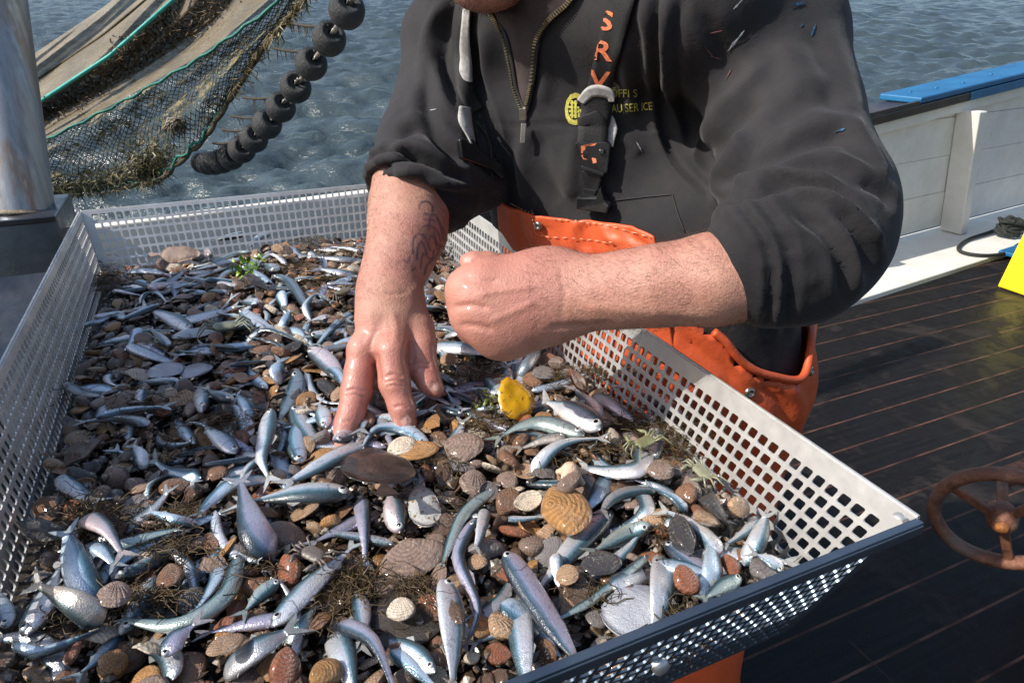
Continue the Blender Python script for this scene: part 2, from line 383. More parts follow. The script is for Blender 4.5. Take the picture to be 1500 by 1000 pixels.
def tray():
    root = empty('sorting_tray', tray_pt(.5, .5, TH)); tag(root, 'large perforated stainless steel sorting tray full of small fish and shells', 'sorting tray')
    p = .0154 * S; nb = round(TL / p) - 2; na = round(TW / p) - 2; nd = 10
    lip = .019 * S / TH
    ml = 1.0 / (nb + 2)
    T = lambda a, b, d: tray_pt(a, b, d)
    bl = TH
    perforated('side_wall', T(1, 0, 0), T(1, 1, 0), T(1, 1, TH), T(1, 0, TH), nb, nd, .012, .012, lip, .03, .70, STEEL, root)
    perforated('side_wall', T(0, 0, 0), T(0, 1, 0), T(0, 1, TH), T(0, 0, TH), nb, nd, .012, .012, lip * .5, .03, .70, STEEL, root)
    perforated('end_wall', T(0, 1, 0), T(1, 1, 0), T(1, 1, TH), T(0, 1, TH), na, nd, .02, .02, lip * .25, .03, .76, STEEL, root)
    dark = NT('shaded_blue_steel'); dark.set(col=dark.ramp(dark.noise(14, 5), [(.3, (.10, .14, .19)), (.7, (.20, .25, .31))]), metal=.85, rough=.38)  # near end wall: shade and sky-blue reflection put into the steel's colour
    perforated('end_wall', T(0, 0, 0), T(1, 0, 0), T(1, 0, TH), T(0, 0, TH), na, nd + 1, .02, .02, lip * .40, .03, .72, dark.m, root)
    perforated('tray_floor', T(0, 0, TH), T(1, 0, TH), T(1, 1, TH), T(0, 1, TH), na, nb, .01, .01, .01, .01, .66, STEEL, root)
    # folded rim: a thin rolled flange all round
    cs = [FL, FR, BR, BL]
    for i, (a, b) in enumerate(((FL, FR), (FR, BR), (BR, BL), (BL, FL))):
        mb = MB(); d = (b - a).normalized(); n = Vector((d.y, -d.x, 0)); w = (.0022, .0014, .0014, .0014)[i]
        mb.box((a + b) / 2 + n * (w + .001) + Vector((0, 0, .0)), d * ((b - a).length / 2 - .001), n * w, Vector((0, 0, .0012)))
        mb.box((a + b) / 2 + n * (w * 2 + .001) - Vector((0, 0, .005)), d * ((b - a).length / 2 - .001), n * .0009, Vector((0, 0, .004)))
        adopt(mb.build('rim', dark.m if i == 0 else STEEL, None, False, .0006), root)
    for c, s1 in ((FR, -1), (FL, 1)):
        mb = MB(); mb.lathe([(0, .0012), (.003, .001), (.004, 0)], c + U * s1 * .012 + B * .006 + Vector((0, 0, .002)), (0, 0, 1), 14); adopt(mb.build('weld_spot', STEEL), root)
    # cradle: two cross bars and four legs to the deck
    for b in (.12, .85):
        mb = MB(); mb.tube([T(.02, b, TH + .02), T(.98, b, TH + .02)], .016, 12); adopt(mb.build('cross_bar', STEEL), root)
        for a in (.1, .9):
            q = T(a, b, TH + .02); mb = MB(); mb.tube([q, Vector((q.x, q.y, 0))], .018, 12); adopt(mb.build('leg', STEEL), root)
    mb = MB(); mb.lathe([(0, .004), (.006, .004), (.007, 0)], T(.72, 0, TH * .55) - B * .002, -B, 12); adopt(mb.build('rivet', STEEL), root)
tray()

# ------------------------------------------------------------------ pole and drum housing on the left
GALV = NT('galvanised_steel'); gm_ = GALV.n('ShaderNodeMapping'); gm_.inputs['Scale'].default_value = (3.2, 3.2, .25); GALV.l(GALV.coord(), gm_.inputs[0]); g1 = GALV.noise(9, 6, .6, gm_.outputs[0]); g2 = GALV.voro(60)
GALV.set(col=GALV.ramp(g1, [(.32, (.16, .17, .19)), (.5, (.34, .35, .38)), (.62, (.30, .23, .19)), (.75, (.48, .47, .46))]), metal=.8, rough=GALV.ramp(g2, [(0, .28), (.6, .42)])); GALV.bump(GALV.noise(60, 6, .7), .25, .002)
def pole():
    a, b = P(37, 316, 1.62), P(-16, -60, 1.50); d = (b - a).normalized()
    root = empty('steel_pole', a); tag(root, 'thick galvanised steel pole standing on the grey housing at the left edge', 'pole')
    mb = MB(); mb.tube([a + d * i * .12 for i in range(-1, 16)], .0515 * S * 1.22, 40); adopt(mb.build('tube', GALV.m), root)
    mb = MB(); w = .0515 * S * 1.22; mb.lathe([(w + .001, 0), (w + .008, .001), (w + .006, .006), (w + .0005, .009)], a + d * .004, d, 40); adopt(mb.build('weld_bead', simple('weld_metal', (.2, .16, .12), .5, .6, var=.5, scale=200, bump=.9, bd=.002)), root)
pole()
def housing():
    m = NT('scuffed_sheet_steel'); n = m.noise(7, 6, .65)
    m.set(col=m.ramp(n, [(.3, (.06, .068, .08)), (.7, (.15, .16, .18))]), metal=.85, rough=m.ramp(m.noise(20, 5), [(.3, .22), (.7, .42)])); m.bump(m.noise(70, 6, .7), .2, .0015)
    c = P(82, 316, 1.55)
    root = empty('drum_housing', (c.x, c.y, 0)); tag(root, 'grey sheet steel housing under the pole, left of the tray', 'machine housing')
    x = Vector((U.x, U.y, 0)); y = Vector((B.x, B.y, 0))
    # top slab carrying the pole, then a sloping apron going down beside the tray
    mb = MB(); q = Vector((c.x, c.y, c.z))
    w, l = .62, .20
    fr = x; fd = y
    p0 = q; p1 = q - fr * w; p2 = p1 + fd * l; p3 = q + fd * l
    dn = Vector((0, 0, -.105)); sl = -fd * .02
    v = [p0, p1, p2, p3, p0 + dn + sl, p1 + dn + sl]
    low = Vector((0, 0, -.50)) - fd * .30 - fr * .04
    v += [p0 + low, p1 + low, p2 + Vector((0, 0, -c.z)), p3 + Vector((0, 0, -c.z)), Vector((p0 + low).xy.to_3d()), Vector((p1 + low).xy.to_3d())]
    f = [(0, 3, 2, 1), (0, 1, 5, 4), (4, 5, 7, 6), (6, 7, 11, 10), (3, 9, 8, 2), (1, 2, 8, 11, 7, 5), (0, 4, 6, 10, 9, 3), (8, 9, 10, 11)]
    mb.add(v, f); adopt(mb.build('casing', m.m, None, False, .004), root)
    # added out-of-view plate left of the tray, put in to shade the catch
    h0 = FL - U * .16 + B * TL * .36; h1 = FL - U * .20 + B * TL * .92; mb = MB(); e = (h1 - h0); mb.box((h0 + h1) / 2 + Vector((0, 0, -.12)), e / 2, e.normalized().cross(Vector((0, 0, 1))) * .004, Vector((0, 0, .38))); adopt(mb.build('shade_plate', m.m, None, False, .002), root)
    mb = MB(); mb.box((p0 + p1) / 2 - fd * .004 + Vector((0, 0, -.004)), fr * w / 2, fd * .004, Vector((0, 0, .006))); adopt(mb.build('folded_edge', m.m, None, False, .002), root)
housing()

# ------------------------------------------------------------------ trawl net, ropes, rubber bobbins
def lerp_poly(pts, t):
    pts = np.asarray(pts, float); d = np.r_[0, np.cumsum(np.linalg.norm(np.diff(pts, axis=0), axis=1))]; d /= d[-1]
    return np.array([np.interp(t, d, pts[:, k]) for k in range(pts.shape[1])])
# rails of the sheet, each a polyline in (px, py, distance) running from lower left to upper right
NR = [
 (0.00, [(-120, 190, 4.3), (60, 72, 4.2), (150, 12, 4.1), (240, -60, 4.0), (420, -200, 3.8)]),
 (0.22, [(-120, 225, 4.2), (50, 120, 4.1), (150, 52, 4.0), (230, -14, 3.9), (440, -190, 3.7)]),
 (0.34, [(-120, 245, 3.9), (50, 156, 3.8), (160, 84, 3.7), (256, 0, 3.6), (450, -190, 3.4)]),
 (0.46, [(-120, 262, 4.2), (55, 178, 4.1), (200, 100, 4.0), (300, 30, 3.8), (470, -180, 3.5)]),
 (0.58, [(-120, 276, 3.9), (60, 200, 3.8), (180, 135, 3.7), (290, 72, 3.55), (400, -10, 3.35), (500, -170, 3.2)]),
 (0.66, [(-120, 286, 3.8), (62, 208, 3.7), (180, 150, 3.6), (290, 88, 3.45), (400, 12, 3.3), (510, -160, 3.1)]),
 (0.85, [(-120, 300, 3.9), (68, 250, 3.8), (190, 208, 3.7), (285, 150, 3.55), (400, 40, 3.3), (520, -150, 3.1)]),
 (1.00, [(-120, 318, 3.9), (72, 286, 3.8), (150, 280, 3.75), (235, 266, 3.7), (300, 205, 3.55), (345, 135, 3.45), (392, 62, 3.3), (447, 0, 3.15), (530, -150, 3.0)])]
NS = .82
def net_pt(s, t):
    t = min(1.0, max(0.0, t))
    for (t0, a), (t1, b) in zip(NR[:-1], NR[1:]):
        if t <= t1 + 1e-6:
            k = (t - t0) / (t1 - t0); pa, pb = lerp_poly(a, s), lerp_poly(b, s); q = pa * (1 - k) + pb * k
            w = .05 * math.sin(s * 17 + t * 9) + .06 * math.sin(t * 31 + s * 6) * (.4 + s) + .025 * math.sin(t * 83 + s * 25)
            return P0(q[0], q[1], (q[2] + w) * NS)
    return None
def net():
    root = empty('trawl_net', net_pt(.5, .5)); tag(root, 'brown and green fishing net full of weed hauled up over the water', 'fishing net')
    NSn, NTn = 130, 110; V = []; T = []
    for j in range(NTn + 1):
        for i in range(NSn + 1):
            V.append(net_pt(i / NSn, j / NTn)); T.append(j / NTn)
    F = [(j * (NSn + 1) + i, j * (NSn + 1) + i + 1, (j + 1) * (NSn + 1) + i + 1, (j + 1) * (NSn + 1) + i) for j in range(NTn) for i in range(NSn)]
    def sheet(name, t0, t1, mat, kind):
        j0, j1 = round(t0 * NTn), round(t1 * NTn); W = NSn + 1
        o = mesh(name, V[j0 * W:(j1 + 1) * W], F[0:(j1 - j0) * NSn], mat)
        uv = o.data.uv_layers.new(name='UVMap'); n = W
        # metric coordinates: mean arc length along, cumulative across
        base = [0.0]
        for j in range(j0 + 1, j1 + 1): base.append(base[-1] + sum((V[j * W + i] - V[(j - 1) * W + i]).length for i in range(0, NSn, 13)) / 10)
        al = [0.0]; jm = (j0 + j1) // 2
        for i in range(1, W): al.append(al[-1] + (V[jm * W + i] - V[jm * W + i - 1]).length)
        for pl in o.data.polygons:
            for li in pl.loop_indices:
                vi = o.data.loops[li].vertex_index; uv.data[li].uv = (al[vi % W], base[vi // W])
        return adopt(o, root)
    def netmat(name, cell, line, cols, aspect=.6, weed=0, sheer=0., weed_col=(.07, .045, .02)):
        m = NT(name); uvn = m.n('ShaderNodeUVMap'); nz = m.n('ShaderNodeTexNoise'); nz.inputs['Scale'].default_value = 4 / (cell * 12); m.l(uvn.outputs[0], nz.inputs[0])
        mx = m.n('ShaderNodeVectorMath', operation='SCALE'); mx.inputs['Scale'].default_value = cell * .9; m.l(nz.outputs['Color'], mx.inputs[0])
        ad = m.n('ShaderNodeVectorMath', operation='ADD'); m.l(uvn.outputs[0], ad.inputs[0]); m.l(mx.outputs[0], ad.inputs[1])
        sp = m.n('ShaderNodeSeparateXYZ'); m.l(ad.outputs[0], sp.inputs[0])
        x = m.math('DIVIDE', sp.outputs[0], cell); y = m.math('DIVIDE', sp.outputs[1], cell * aspect)
        a = m.math('FRACT', m.math('ADD', x, y)); b = m.math('FRACT', m.math('SUBTRACT', x, y))
        la = m.math('ABSOLUTE', m.math('SUBTRACT', a, .5)); lb = m.math('ABSOLUTE', m.math('SUBTRACT', b, .5))
        mask = m.math('LESS_THAN', m.math('MINIMUM', la, lb), line)
        if sheer: mask = m.math('MAXIMUM', mask, sheer)
        lat = mask
        wn1 = m.noise(9, 7, .75); wn2 = m.noise(70, 4, .7)
        col = m.ramp(m.noise(5, 5, .6), [(.3, cols[0]), (.7, cols[1])])
        if sheer: col = m.mix(m.math('MULTIPLY', m.math('SUBTRACT', 1.0, m.math('LESS_THAN', m.math('MINIMUM', la, lb), line)), .6), col, (.05, .038, .02))
        if weed:
            wm = m.math('MULTIPLY', m.ramp(wn1, [(.62 - weed * .25, 0), (.72 - weed * .25, 1)]), m.ramp(wn2, [(.42, 0), (.5, 1)]))
            mask = m.math('MAXIMUM', mask, wm); col = m.mix(wm, col, m.ramp(wn2, [(.4, weed_col), (.7, tuple(c * 2.2 for c in weed_col))]) if False else weed_col)
        m.set(col=col, rough=.6, alpha=mask); m.bump(m.noise(120, 3), .6, .004); return m.m
    sheet('sheer_netting', 0, .22, netmat('pale_fine_net', .011, .15, ((.17, .13, .075), (.31, .25, .155)), sheer=.30, weed=.2), 0)
    sheet('sheer_netting', .22, .345, netmat('tan_fine_net', .012, .15, ((.13, .10, .055), (.26, .20, .11)), sheer=.40, weed=.5, weed_col=(.10, .07, .03)), 0)
    sheet('weedy_netting', .345, .50, netmat('weed_clogged_net', .01, .2, ((.08, .06, .03), (.19, .14, .07)), sheer=.65, weed=1.3, weed_col=(.075, .052, .024)), 0)
    sheet('grey_netting', .50, .64, netmat('grey_fine_net', .012, .13, ((.13, .10, .055), (.27, .21, .12)), sheer=.45, weed=.6, weed_col=(.12, .085, .035)), 0)
    # coarse diamond meshes: real twine, zigzagging across the sheet
    tw = simple('coarse_twine', (.050, .055, .028), .7, var=.7, scale=18, bump=.5); mbn = MB(); rr = random.Random(11)
    NX, NY = 100, 23
    def node(i, j):
        s_ = (i + (j % 2) * .5) / NX; t_ = .65 + .35 * j / NY; q = net_pt(min(1, s_ + .0012 * math.sin(j * 1.3 + i * .4)), t_); return q + Vector((0, .012 * math.sin(i * .9 + j * .7), .004 * math.sin(i * .5 + j)))
    G = [[node(i, j) for i in range(NX)] for j in range(NY + 1)]
    for j in range(NY):
        for i in range(NX):
            a = G[j][i]; 
            for k in ((i, i - 1) if j % 2 == 0 else (i, i + 1)):
                if 0 <= k < NX and i / NX < .97:
                    b = G[j + 1][k]; sag = (a + b) / 2 + Vector((0, 0, -.003)); mbn.tube([a, sag, b], .0019, 3, False)
    adopt(mbn.build('coarse_netting', tw), root)
    sheet('muddy_film', .65, 1.0, netmat('muddy_film', .012, .02, ((.05, .045, .025), (.12, .10, .05)), weed=.60, weed_col=(.19, .15, .065)), 0)
    sheet2 = [P for P in ()]
    grn = simple('green_twine', (.005, .14, .10), .6, var=.4, scale=60, bump=.6); teal = simple('teal_rope', (.02, .30, .26), .55, var=.25, scale=40, bump=.6)
    brn = simple('muddy_twine', (.07, .055, .03), .8, var=.5, scale=60, bump=.8)
    def rope(name, t, r, mat, off=-.02, s0=0, s1=1, wob=0):
        pts = []
        for i in range(70):
            s_ = s0 + (s1 - s0) * i / 69; q = net_pt(s_, t + wob * math.sin(i * 1.7) * .01); pts.append(q + (Vector((0, 0, CAMZ)) - q).normalized() * (-off))
        mb = MB(); mb.tube(pts, r, 6); return adopt(mb.build(name, mat), root)
    rope('teal_rope', .335, .0085, teal, -.05); rope('lacing_line', .22, .006, brn, -.02); rope('green_lacing', .655, .006, grn, -.02, wob=1); rope('green_lacing', .985, .006, grn, -.02, 0, .62, wob=1)
    rope('edge_line', 1.0, .011, brn, -.01, .35, 1, wob=1)
    # second layer behind, giving the net bag depth
    # floating weed on the net
    wm = simple('brown_weed', (.12, .09, .03), .5, var=.6, scale=30, bump=.3)
    def weed(name, spots, n, ln, mat, seed):
        rr = random.Random(seed); mb = MB()
        for (s_, t_, sp) in spots:
            for _ in range(n):
                q = net_pt(min(1, max(0, s_ + rr.gauss(0, sp))), min(1, max(0, t_ + rr.gauss(0, sp * 1.1)))) + Vector((rr.gauss(0, .01), -abs(rr.gauss(0, .03)), 0))
                d = Vector((rr.gauss(0, .6), rr.gauss(0, .4), -abs(rr.gauss(.5, .6)))).normalized(); L = ln * rr.uniform(.3, 1.2); w = Vector((rr.gauss(0, 1), rr.gauss(0, 1), rr.gauss(0, .4))).normalized() * rr.uniform(.0012, .004)
                p = [q, q + d * L * .5 + Vector((rr.gauss(0, .012), 0, rr.gauss(0, .008))), q + d * L + Vector((rr.gauss(0, .02), 0, -L * .3))]
                mb.add([p[0] - w, p[0] + w, p[1] - w, p[1] + w, p[2]], [(0, 1, 3, 2), (2, 3, 4)])
        o = adopt(mb.build(name, mat), root); o['kind'] = 'stuff'; return o
    weed('hanging_weed', [(.42, .90, .02), (.43, .95, .015), (.40, .95, .02), (.37, .96, .03), (.34, .97, .03), (.30, .96, .03), (.26, .97, .03), (.22, .95, .03)], 200, .038, simple('olive_weed', (.12, .10, .035), .5, var=.6, scale=30, bump=.3), 5)
    weed('dark_weed', [(.41, .97, .012), (.40, .93, .012), (.49, .88, .007)], 150, .06, simple('dark_weed', (.04, .03, .014), .5, var=.5, scale=30, bump=.3), 6)
    weed('clogging_weed', [(a / 22, .42 + .06 * math.sin(a), .03) for a in range(4, 20)], 150, .022, simple('brown_weed', (.09, .062, .026), .5, var=.6, scale=30, bump=.3), 7)
    weed('edge_weed', [(.62 + a * .035, .99, .01) for a in range(9)], 60, .05, wm, 8)
net()
BOB = [(508, 15, 27, 2.55), (482, 57, 25, 2.75), (456, 94, 23.5, 2.9), (433, 128, 23, 3.05), (411, 157, 22, 3.2), (391, 182, 21.5, 3.3), (372, 203, 20.5, 3.45), (354, 219, 20, 3.55),
       (338, 230, 19, 3.65), (325, 236, 18, 3.72), (314, 239, 17.5, 3.78), (304, 240, 16.5, 3.84), (295, 239, 15, 3.9), (531, -32, 29, 2.4), (556, -84, 31, 2.25)]
def bobbins():
    rub = NT('weathered_rubber'); rub.set(col=rub.ramp(rub.noise(14, 8, .75), [(.3, (.006, .007, .008)), (.6, (.022, .025, .027)), (.78, (.060, .060, .056))]), rough=rub.ramp(rub.noise(25, 6), [(.3, .35), (.7, .75)])); rub.bump(rub.noise(38, 8, .75), .9, .010)
    gal = simple('worn_chain_steel', (.45, .42, .38), .4, .7, var=.3, scale=60, bump=.3)
    order = [BOB[14], BOB[13]] + BOB[:13]
    C = [P0(x, y, d * NS) for x, y, r, d in order]; R = [r * .97 * d * NS / FPX for x, y, r, d in order]
    rp = empty('ground_rope', C[0]); tag(rp, 'steel wire rope threaded through the black rubber rollers beside the net', 'rope')
    mb = MB(); mb.tube(catmull(C, 5), .008, 8); adopt(mb.build('wire', gal), rp)
    where = {2: 'topmost black rubber roller at the upper frame edge', 3: 'weed-draped black rubber roller, second from the top of the chain', 4: 'third black rubber roller down the chain, clean and round',
             5: 'fourth black rubber roller down, level with the middle of the net', 6: 'fifth black rubber roller down, with a pale scuff on its face', 7: 'sixth black rubber roller down the chain over the water',
             8: 'seventh black rubber roller down, where the chain starts to bunch', 9: 'eighth black rubber roller down, muddy and tucked close', 10: 'ninth black rubber roller, first of the tight lowest bunch',
             11: 'tenth black rubber roller in the tight bunch at the bottom', 12: 'eleventh black rubber roller in the tight bunch at the bottom', 13: 'next to last black rubber roller by the net corner', 14: 'last black rubber roller of the chain, touching the net corner'}
    for i, (c, r) in enumerate(zip(C, R)):
        if i < 2: continue
        a = C[max(i - 1, 0)]; b = C[min(i + 1, len(C) - 1)]; ax = (a - b).normalized()
        ax = (ax + Vector((.15 * math.sin(i * 2.1), -.25 - .2 * math.cos(i * 1.3), .1))).normalized()
        h = r * .78
        root = empty('rubber_roller', c); tag(root, where[i], 'rubber roller', 'black rubber rollers threaded on the rope')
        mb = MB(); mb.lathe([(r * .22, h * .82), (r * .45, h * .84), (r * .50, h * 1.0), (r * .70, h * .98), (r * .88, h * .72), (r, h * .25), (r, -h * .25), (r * .88, -h * .72), (r * .66, -h), (r * .22, -h)], (0, 0, 0), ax, 28)
        mb.build('rubber_body', rub.m, root)
        mb = MB(); q = ax * h * .95; s_ = ax.orthogonal().normalized()
        for sg in (-1, 1): mb.tube([q * .6 + s_ * sg * .006, q * 1.55 + s_ * sg * .006], .0035, 6)
        mb.build('shackle', gal, root)
    # droppers linking net edge to the roller line
    brn = simple('dropper_twine', (.035, .028, .018), .8, var=.5, scale=60, bump=.8)
    k = 0
    lab = ['highest thin line tying the net edge to the rollers', 'second thin line from the net edge to the rollers', 'third thin line from the net edge, hung with weed', 'fourth thin line from the net edge to the rollers', 'fifth thin line low on the net edge', 'lowest thin line from the net edge to the rollers']
    for (x0, y0, d0), (x1, y1, d1) in (((424, 34, 3.22), (481, 38, 2.7)), ((400, 71, 3.28), (462, 75, 2.85)), ((356, 143, 3.4), (405, 142, 3.15)), ((338, 170, 3.45), (385, 172, 3.3)), ((325, 190, 3.5), (366, 190, 3.4)), ((312, 210, 3.55), (345, 207, 3.5))):
        a, b = P0(x0, y0, d0 * NS), P0(x1, y1, d1 * NS); m_ = (a + b) / 2 - Vector((0, 0, .006)); mb = MB(); mb.tube(catmull([a, m_, b], 8), .0055, 6)
        rr = random.Random(k)
        for _ in range(26):
            q = a.lerp(b, rr.random() ** .6); L = rr.uniform(.01, .07); w = Vector((rr.uniform(.001, .003), 0, 0)); e = q + Vector((rr.gauss(0, .01), rr.gauss(0, .01), -L)); mb.add([q - w, q + w, e], [(0, 1, 2)])
        o = mb.build('dropper_line', brn); tag(o, lab[k], 'line', 'thin lines between net and rollers'); k += 1
bobbins()
# ------------------------------------------------------------------ implicit-surface modelling (numpy) for body and cloth
class SDF:
    def __init__(s, lo, hi, h):
        s.lo = np.array(lo, float); s.h = h; s.n = np.ceil((np.array(hi) - s.lo) / h).astype(int) + 1
        s.d = np.full(s.n, 1.0, np.float32)
    def _sl(s, lo, hi):
        a = np.maximum(np.floor((lo - s.lo) / s.h).astype(int), 0); b = np.minimum(np.ceil((hi - s.lo) / s.h).astype(int) + 1, s.n)
        return a, b
    def cone(s, a, b, ra, rb, k=.01, flat=None, ff=1.0, sub=False):
        a = np.array(a, float); b = np.array(b, float); R = max(ra, rb) * max(1.0, 1 / min(ff, 1)) + 3 * k + 3 * s.h
        i0, i1 = s._sl(np.minimum(a, b) - R, np.maximum(a, b) + R)
        if (i1 <= i0).any(): return s
        ax = [s.lo[j] + s.h * np.arange(i0[j], i1[j]) for j in range(3)]
        p = np.stack(np.meshgrid(*ax, indexing='ij'), -1).astype(np.float32)
        ab = b - a
        if flat is not None:
            f = np.array(flat, float); f /= np.linalg.norm(f)
            c = ((p - a) @ f); w = (ab @ f)
            t0 = np.clip(((p - a) @ ab) / max(ab @ ab, 1e-9), 0, 1)
            dc = c - t0 * w; p = p + (1 / ff - 1) * dc[..., None] * f
        t = np.clip(((p - a) @ ab) / max(ab @ ab, 1e-9), 0, 1)
        d = np.linalg.norm(p - a - t[..., None] * ab, axis=-1) - (ra + (rb - ra) * t)
        if flat is not None: d *= min(1, ff)
        sl = tuple(slice(i0[j], i1[j]) for j in range(3)); o = s.d[sl]
        if sub:
            h_ = np.clip(.5 - .5 * (o + d) / k, 0, 1); s.d[sl] = o * (1 - h_) - d * h_ + k * h_ * (1 - h_)
        else:
            h_ = np.clip(.5 + .5 * (o - d) / k, 0, 1); s.d[sl] = o * (1 - h_) + d * h_ - k * h_ * (1 - h_)
        return s
    def chain(s, pts, k=.01, flat=None, ff=1.0):
        for (a, ra), (b, rb) in zip(pts[:-1], pts[1:]): s.cone(a, b, ra, rb, k, flat, ff)
        return s
    def grid(s):
        return np.stack(np.meshgrid(*[s.lo[j] + s.h * np.arange(s.n[j]) for j in range(3)], indexing='ij'), -1)
    def mesh(s):
        d = s.d; ins = d < 0
        c = np.zeros(tuple(np.array(d.shape) - 1), np.int8)
        sh = [(i, j, k) for i in (0, 1) for j in (0, 1) for k in (0, 1)]
        for i, j, k in sh: c += ins[i:d.shape[0] - 1 + i, j:d.shape[1] - 1 + j, k:d.shape[2] - 1 + k]
        cells = np.argwhere((c > 0) & (c < 8)); idx = -np.ones(c.shape, np.int64); idx[tuple(cells.T)] = np.arange(len(cells))
        acc = np.zeros((len(cells), 3)); cnt = np.zeros(len(cells))
        for a in sh:
            for ax in range(3):
                if a[ax]: continue
                b = list(a); b[ax] = 1
                da = d[tuple((cells + a).T)]; db = d[tuple((cells + b).T)]; m = (da < 0) != (db < 0)
                t = np.where(m, da / np.where(m, da - db, 1), 0)
                pt = np.array(a)[None] + (np.array(b) - np.array(a))[None] * t[:, None]
                acc[m] += pt[m]; cnt[m] += 1
        V = (cells + acc / cnt[:, None]) * s.h + s.lo; F = []
        for ax in range(3):
            e1, e2 = [(1, 2), (2, 0), (0, 1)][ax]
            sl0 = [slice(1, -1)] * 3; sl1 = [slice(1, -1)] * 3; sl0[ax] = slice(0, -1); sl1[ax] = slice(1, None)
            A = ins[tuple(sl0)]; Bq = ins[tuple(sl1)]; w = np.argwhere(A != Bq)
            if not len(w): continue
            o = np.ones(3, int); o[ax] = 0; g = w + o
            q = []
            for (p, r) in ((0, 0), (-1, 0), (-1, -1), (0, -1)):
                gg = g.copy(); gg[:, e1] += p; gg[:, e2] += r; q.append(idx[tuple(gg.T)])
            q = np.stack(q, -1); fl = A[tuple(w.T)]
            q[~fl] = q[~fl][:, ::-1]; F.append(q)
        F = np.concatenate(F); F = F[(F >= 0).all(1)]
        return V, F
def np_mesh(name, V, F, mat=None, parent=None):
    me = bpy.data.meshes.new(name); me.vertices.add(len(V)); me.vertices.foreach_set('co', np.ascontiguousarray(V, float).ravel())
    me.loops.add(F.size); me.loops.foreach_set('vertex_index', F.ravel()); me.polygons.add(len(F))
    me.polygons.foreach_set('loop_start', np.arange(len(F)) * F.shape[1]); me.update(calc_edges=True); me.validate()
    return link(name, me, mat, parent)
def vnormals(V, F):
    n = np.cross(V[F[:, 2]] - V[F[:, 0]], V[F[:, 3]] - V[F[:, 1]]) if F.shape[1] == 4 else np.cross(V[F[:, 1]] - V[F[:, 0]], V[F[:, 2]] - V[F[:, 0]])
    N = np.zeros_like(V)
    for k in range(F.shape[1]): np.add.at(N, F[:, k], n)
    return N / np.maximum(np.linalg.norm(N, axis=1, keepdims=True), 1e-12)
def laplace(V, F, it=2, lam=.5):
    E = np.concatenate([F[:, [k, (k + 1) % F.shape[1]]] for k in range(F.shape[1])])
    for _ in range(it):
        a = np.zeros_like(V); c = np.zeros(len(V))
        np.add.at(a, E[:, 0], V[E[:, 1]]); np.add.at(a, E[:, 1], V[E[:, 0]]); np.add.at(c, E[:, 0], 1); np.add.at(c, E[:, 1], 1)
        V = V + lam * (a / np.maximum(c, 1)[:, None] - V)
    return V
def folds(V, N, strokes, cloth=False):
    """press creases / raise ridges into the surface: strokes of (points in photo pixels, half width px, amplitude m); real displacement along the normal"""
    px, py, d = proj(V); view = V - np.array([0, 0, CAMZ]); view /= np.linalg.norm(view, axis=1, keepdims=True)
    face = np.clip(-(N * view).sum(1) * 2.5 + .15, 0, 1); Q = np.stack([px, py], -1); disp = np.zeros(len(V))
    for pts, w, amp in strokes:
        p = np.array([[q.x, q.y] for q in catmull([(a, b, 0) for a, b in pts], 6)]); best = np.full(len(V), 1e9); tt = np.zeros(len(V))
        lo, hi = p.min(0) - 3.2 * w, p.max(0) + 3.2 * w; m = np.where(((Q > lo) & (Q < hi)).all(1) & (face > 0))[0]
        if not len(m): continue
        q = Q[m]; bb = np.full(len(m), 1e9); ts = np.zeros(len(m)); n = len(p) - 1
        for i in range(n):
            ab = p[i + 1] - p[i]; t = np.clip(((q - p[i]) @ ab) / max(ab @ ab, 1e-9), 0, 1); dd = np.linalg.norm(q - p[i] - t[:, None] * ab, axis=1)
            u = dd < bb; bb[u] = dd[u]; ts[u] = ((i + t) / n)[u]
        prof = (np.exp(-(bb / w) ** 2) + (-.42 * np.exp(-((bb - 2.0 * w) / (1.1 * w)) ** 2) if (amp < 0 and cloth) else 0)) * amp * np.clip(np.minimum(ts, 1 - ts) * 5 + .25, 0, 1)
        disp[m] += prof * face[m]
    return V + N * disp[:, None]
def px_r(px, py, d, r): return (P(px, py, d), r * d * S / FPX)
def C(*pts): return [px_r(*p) for p in pts]

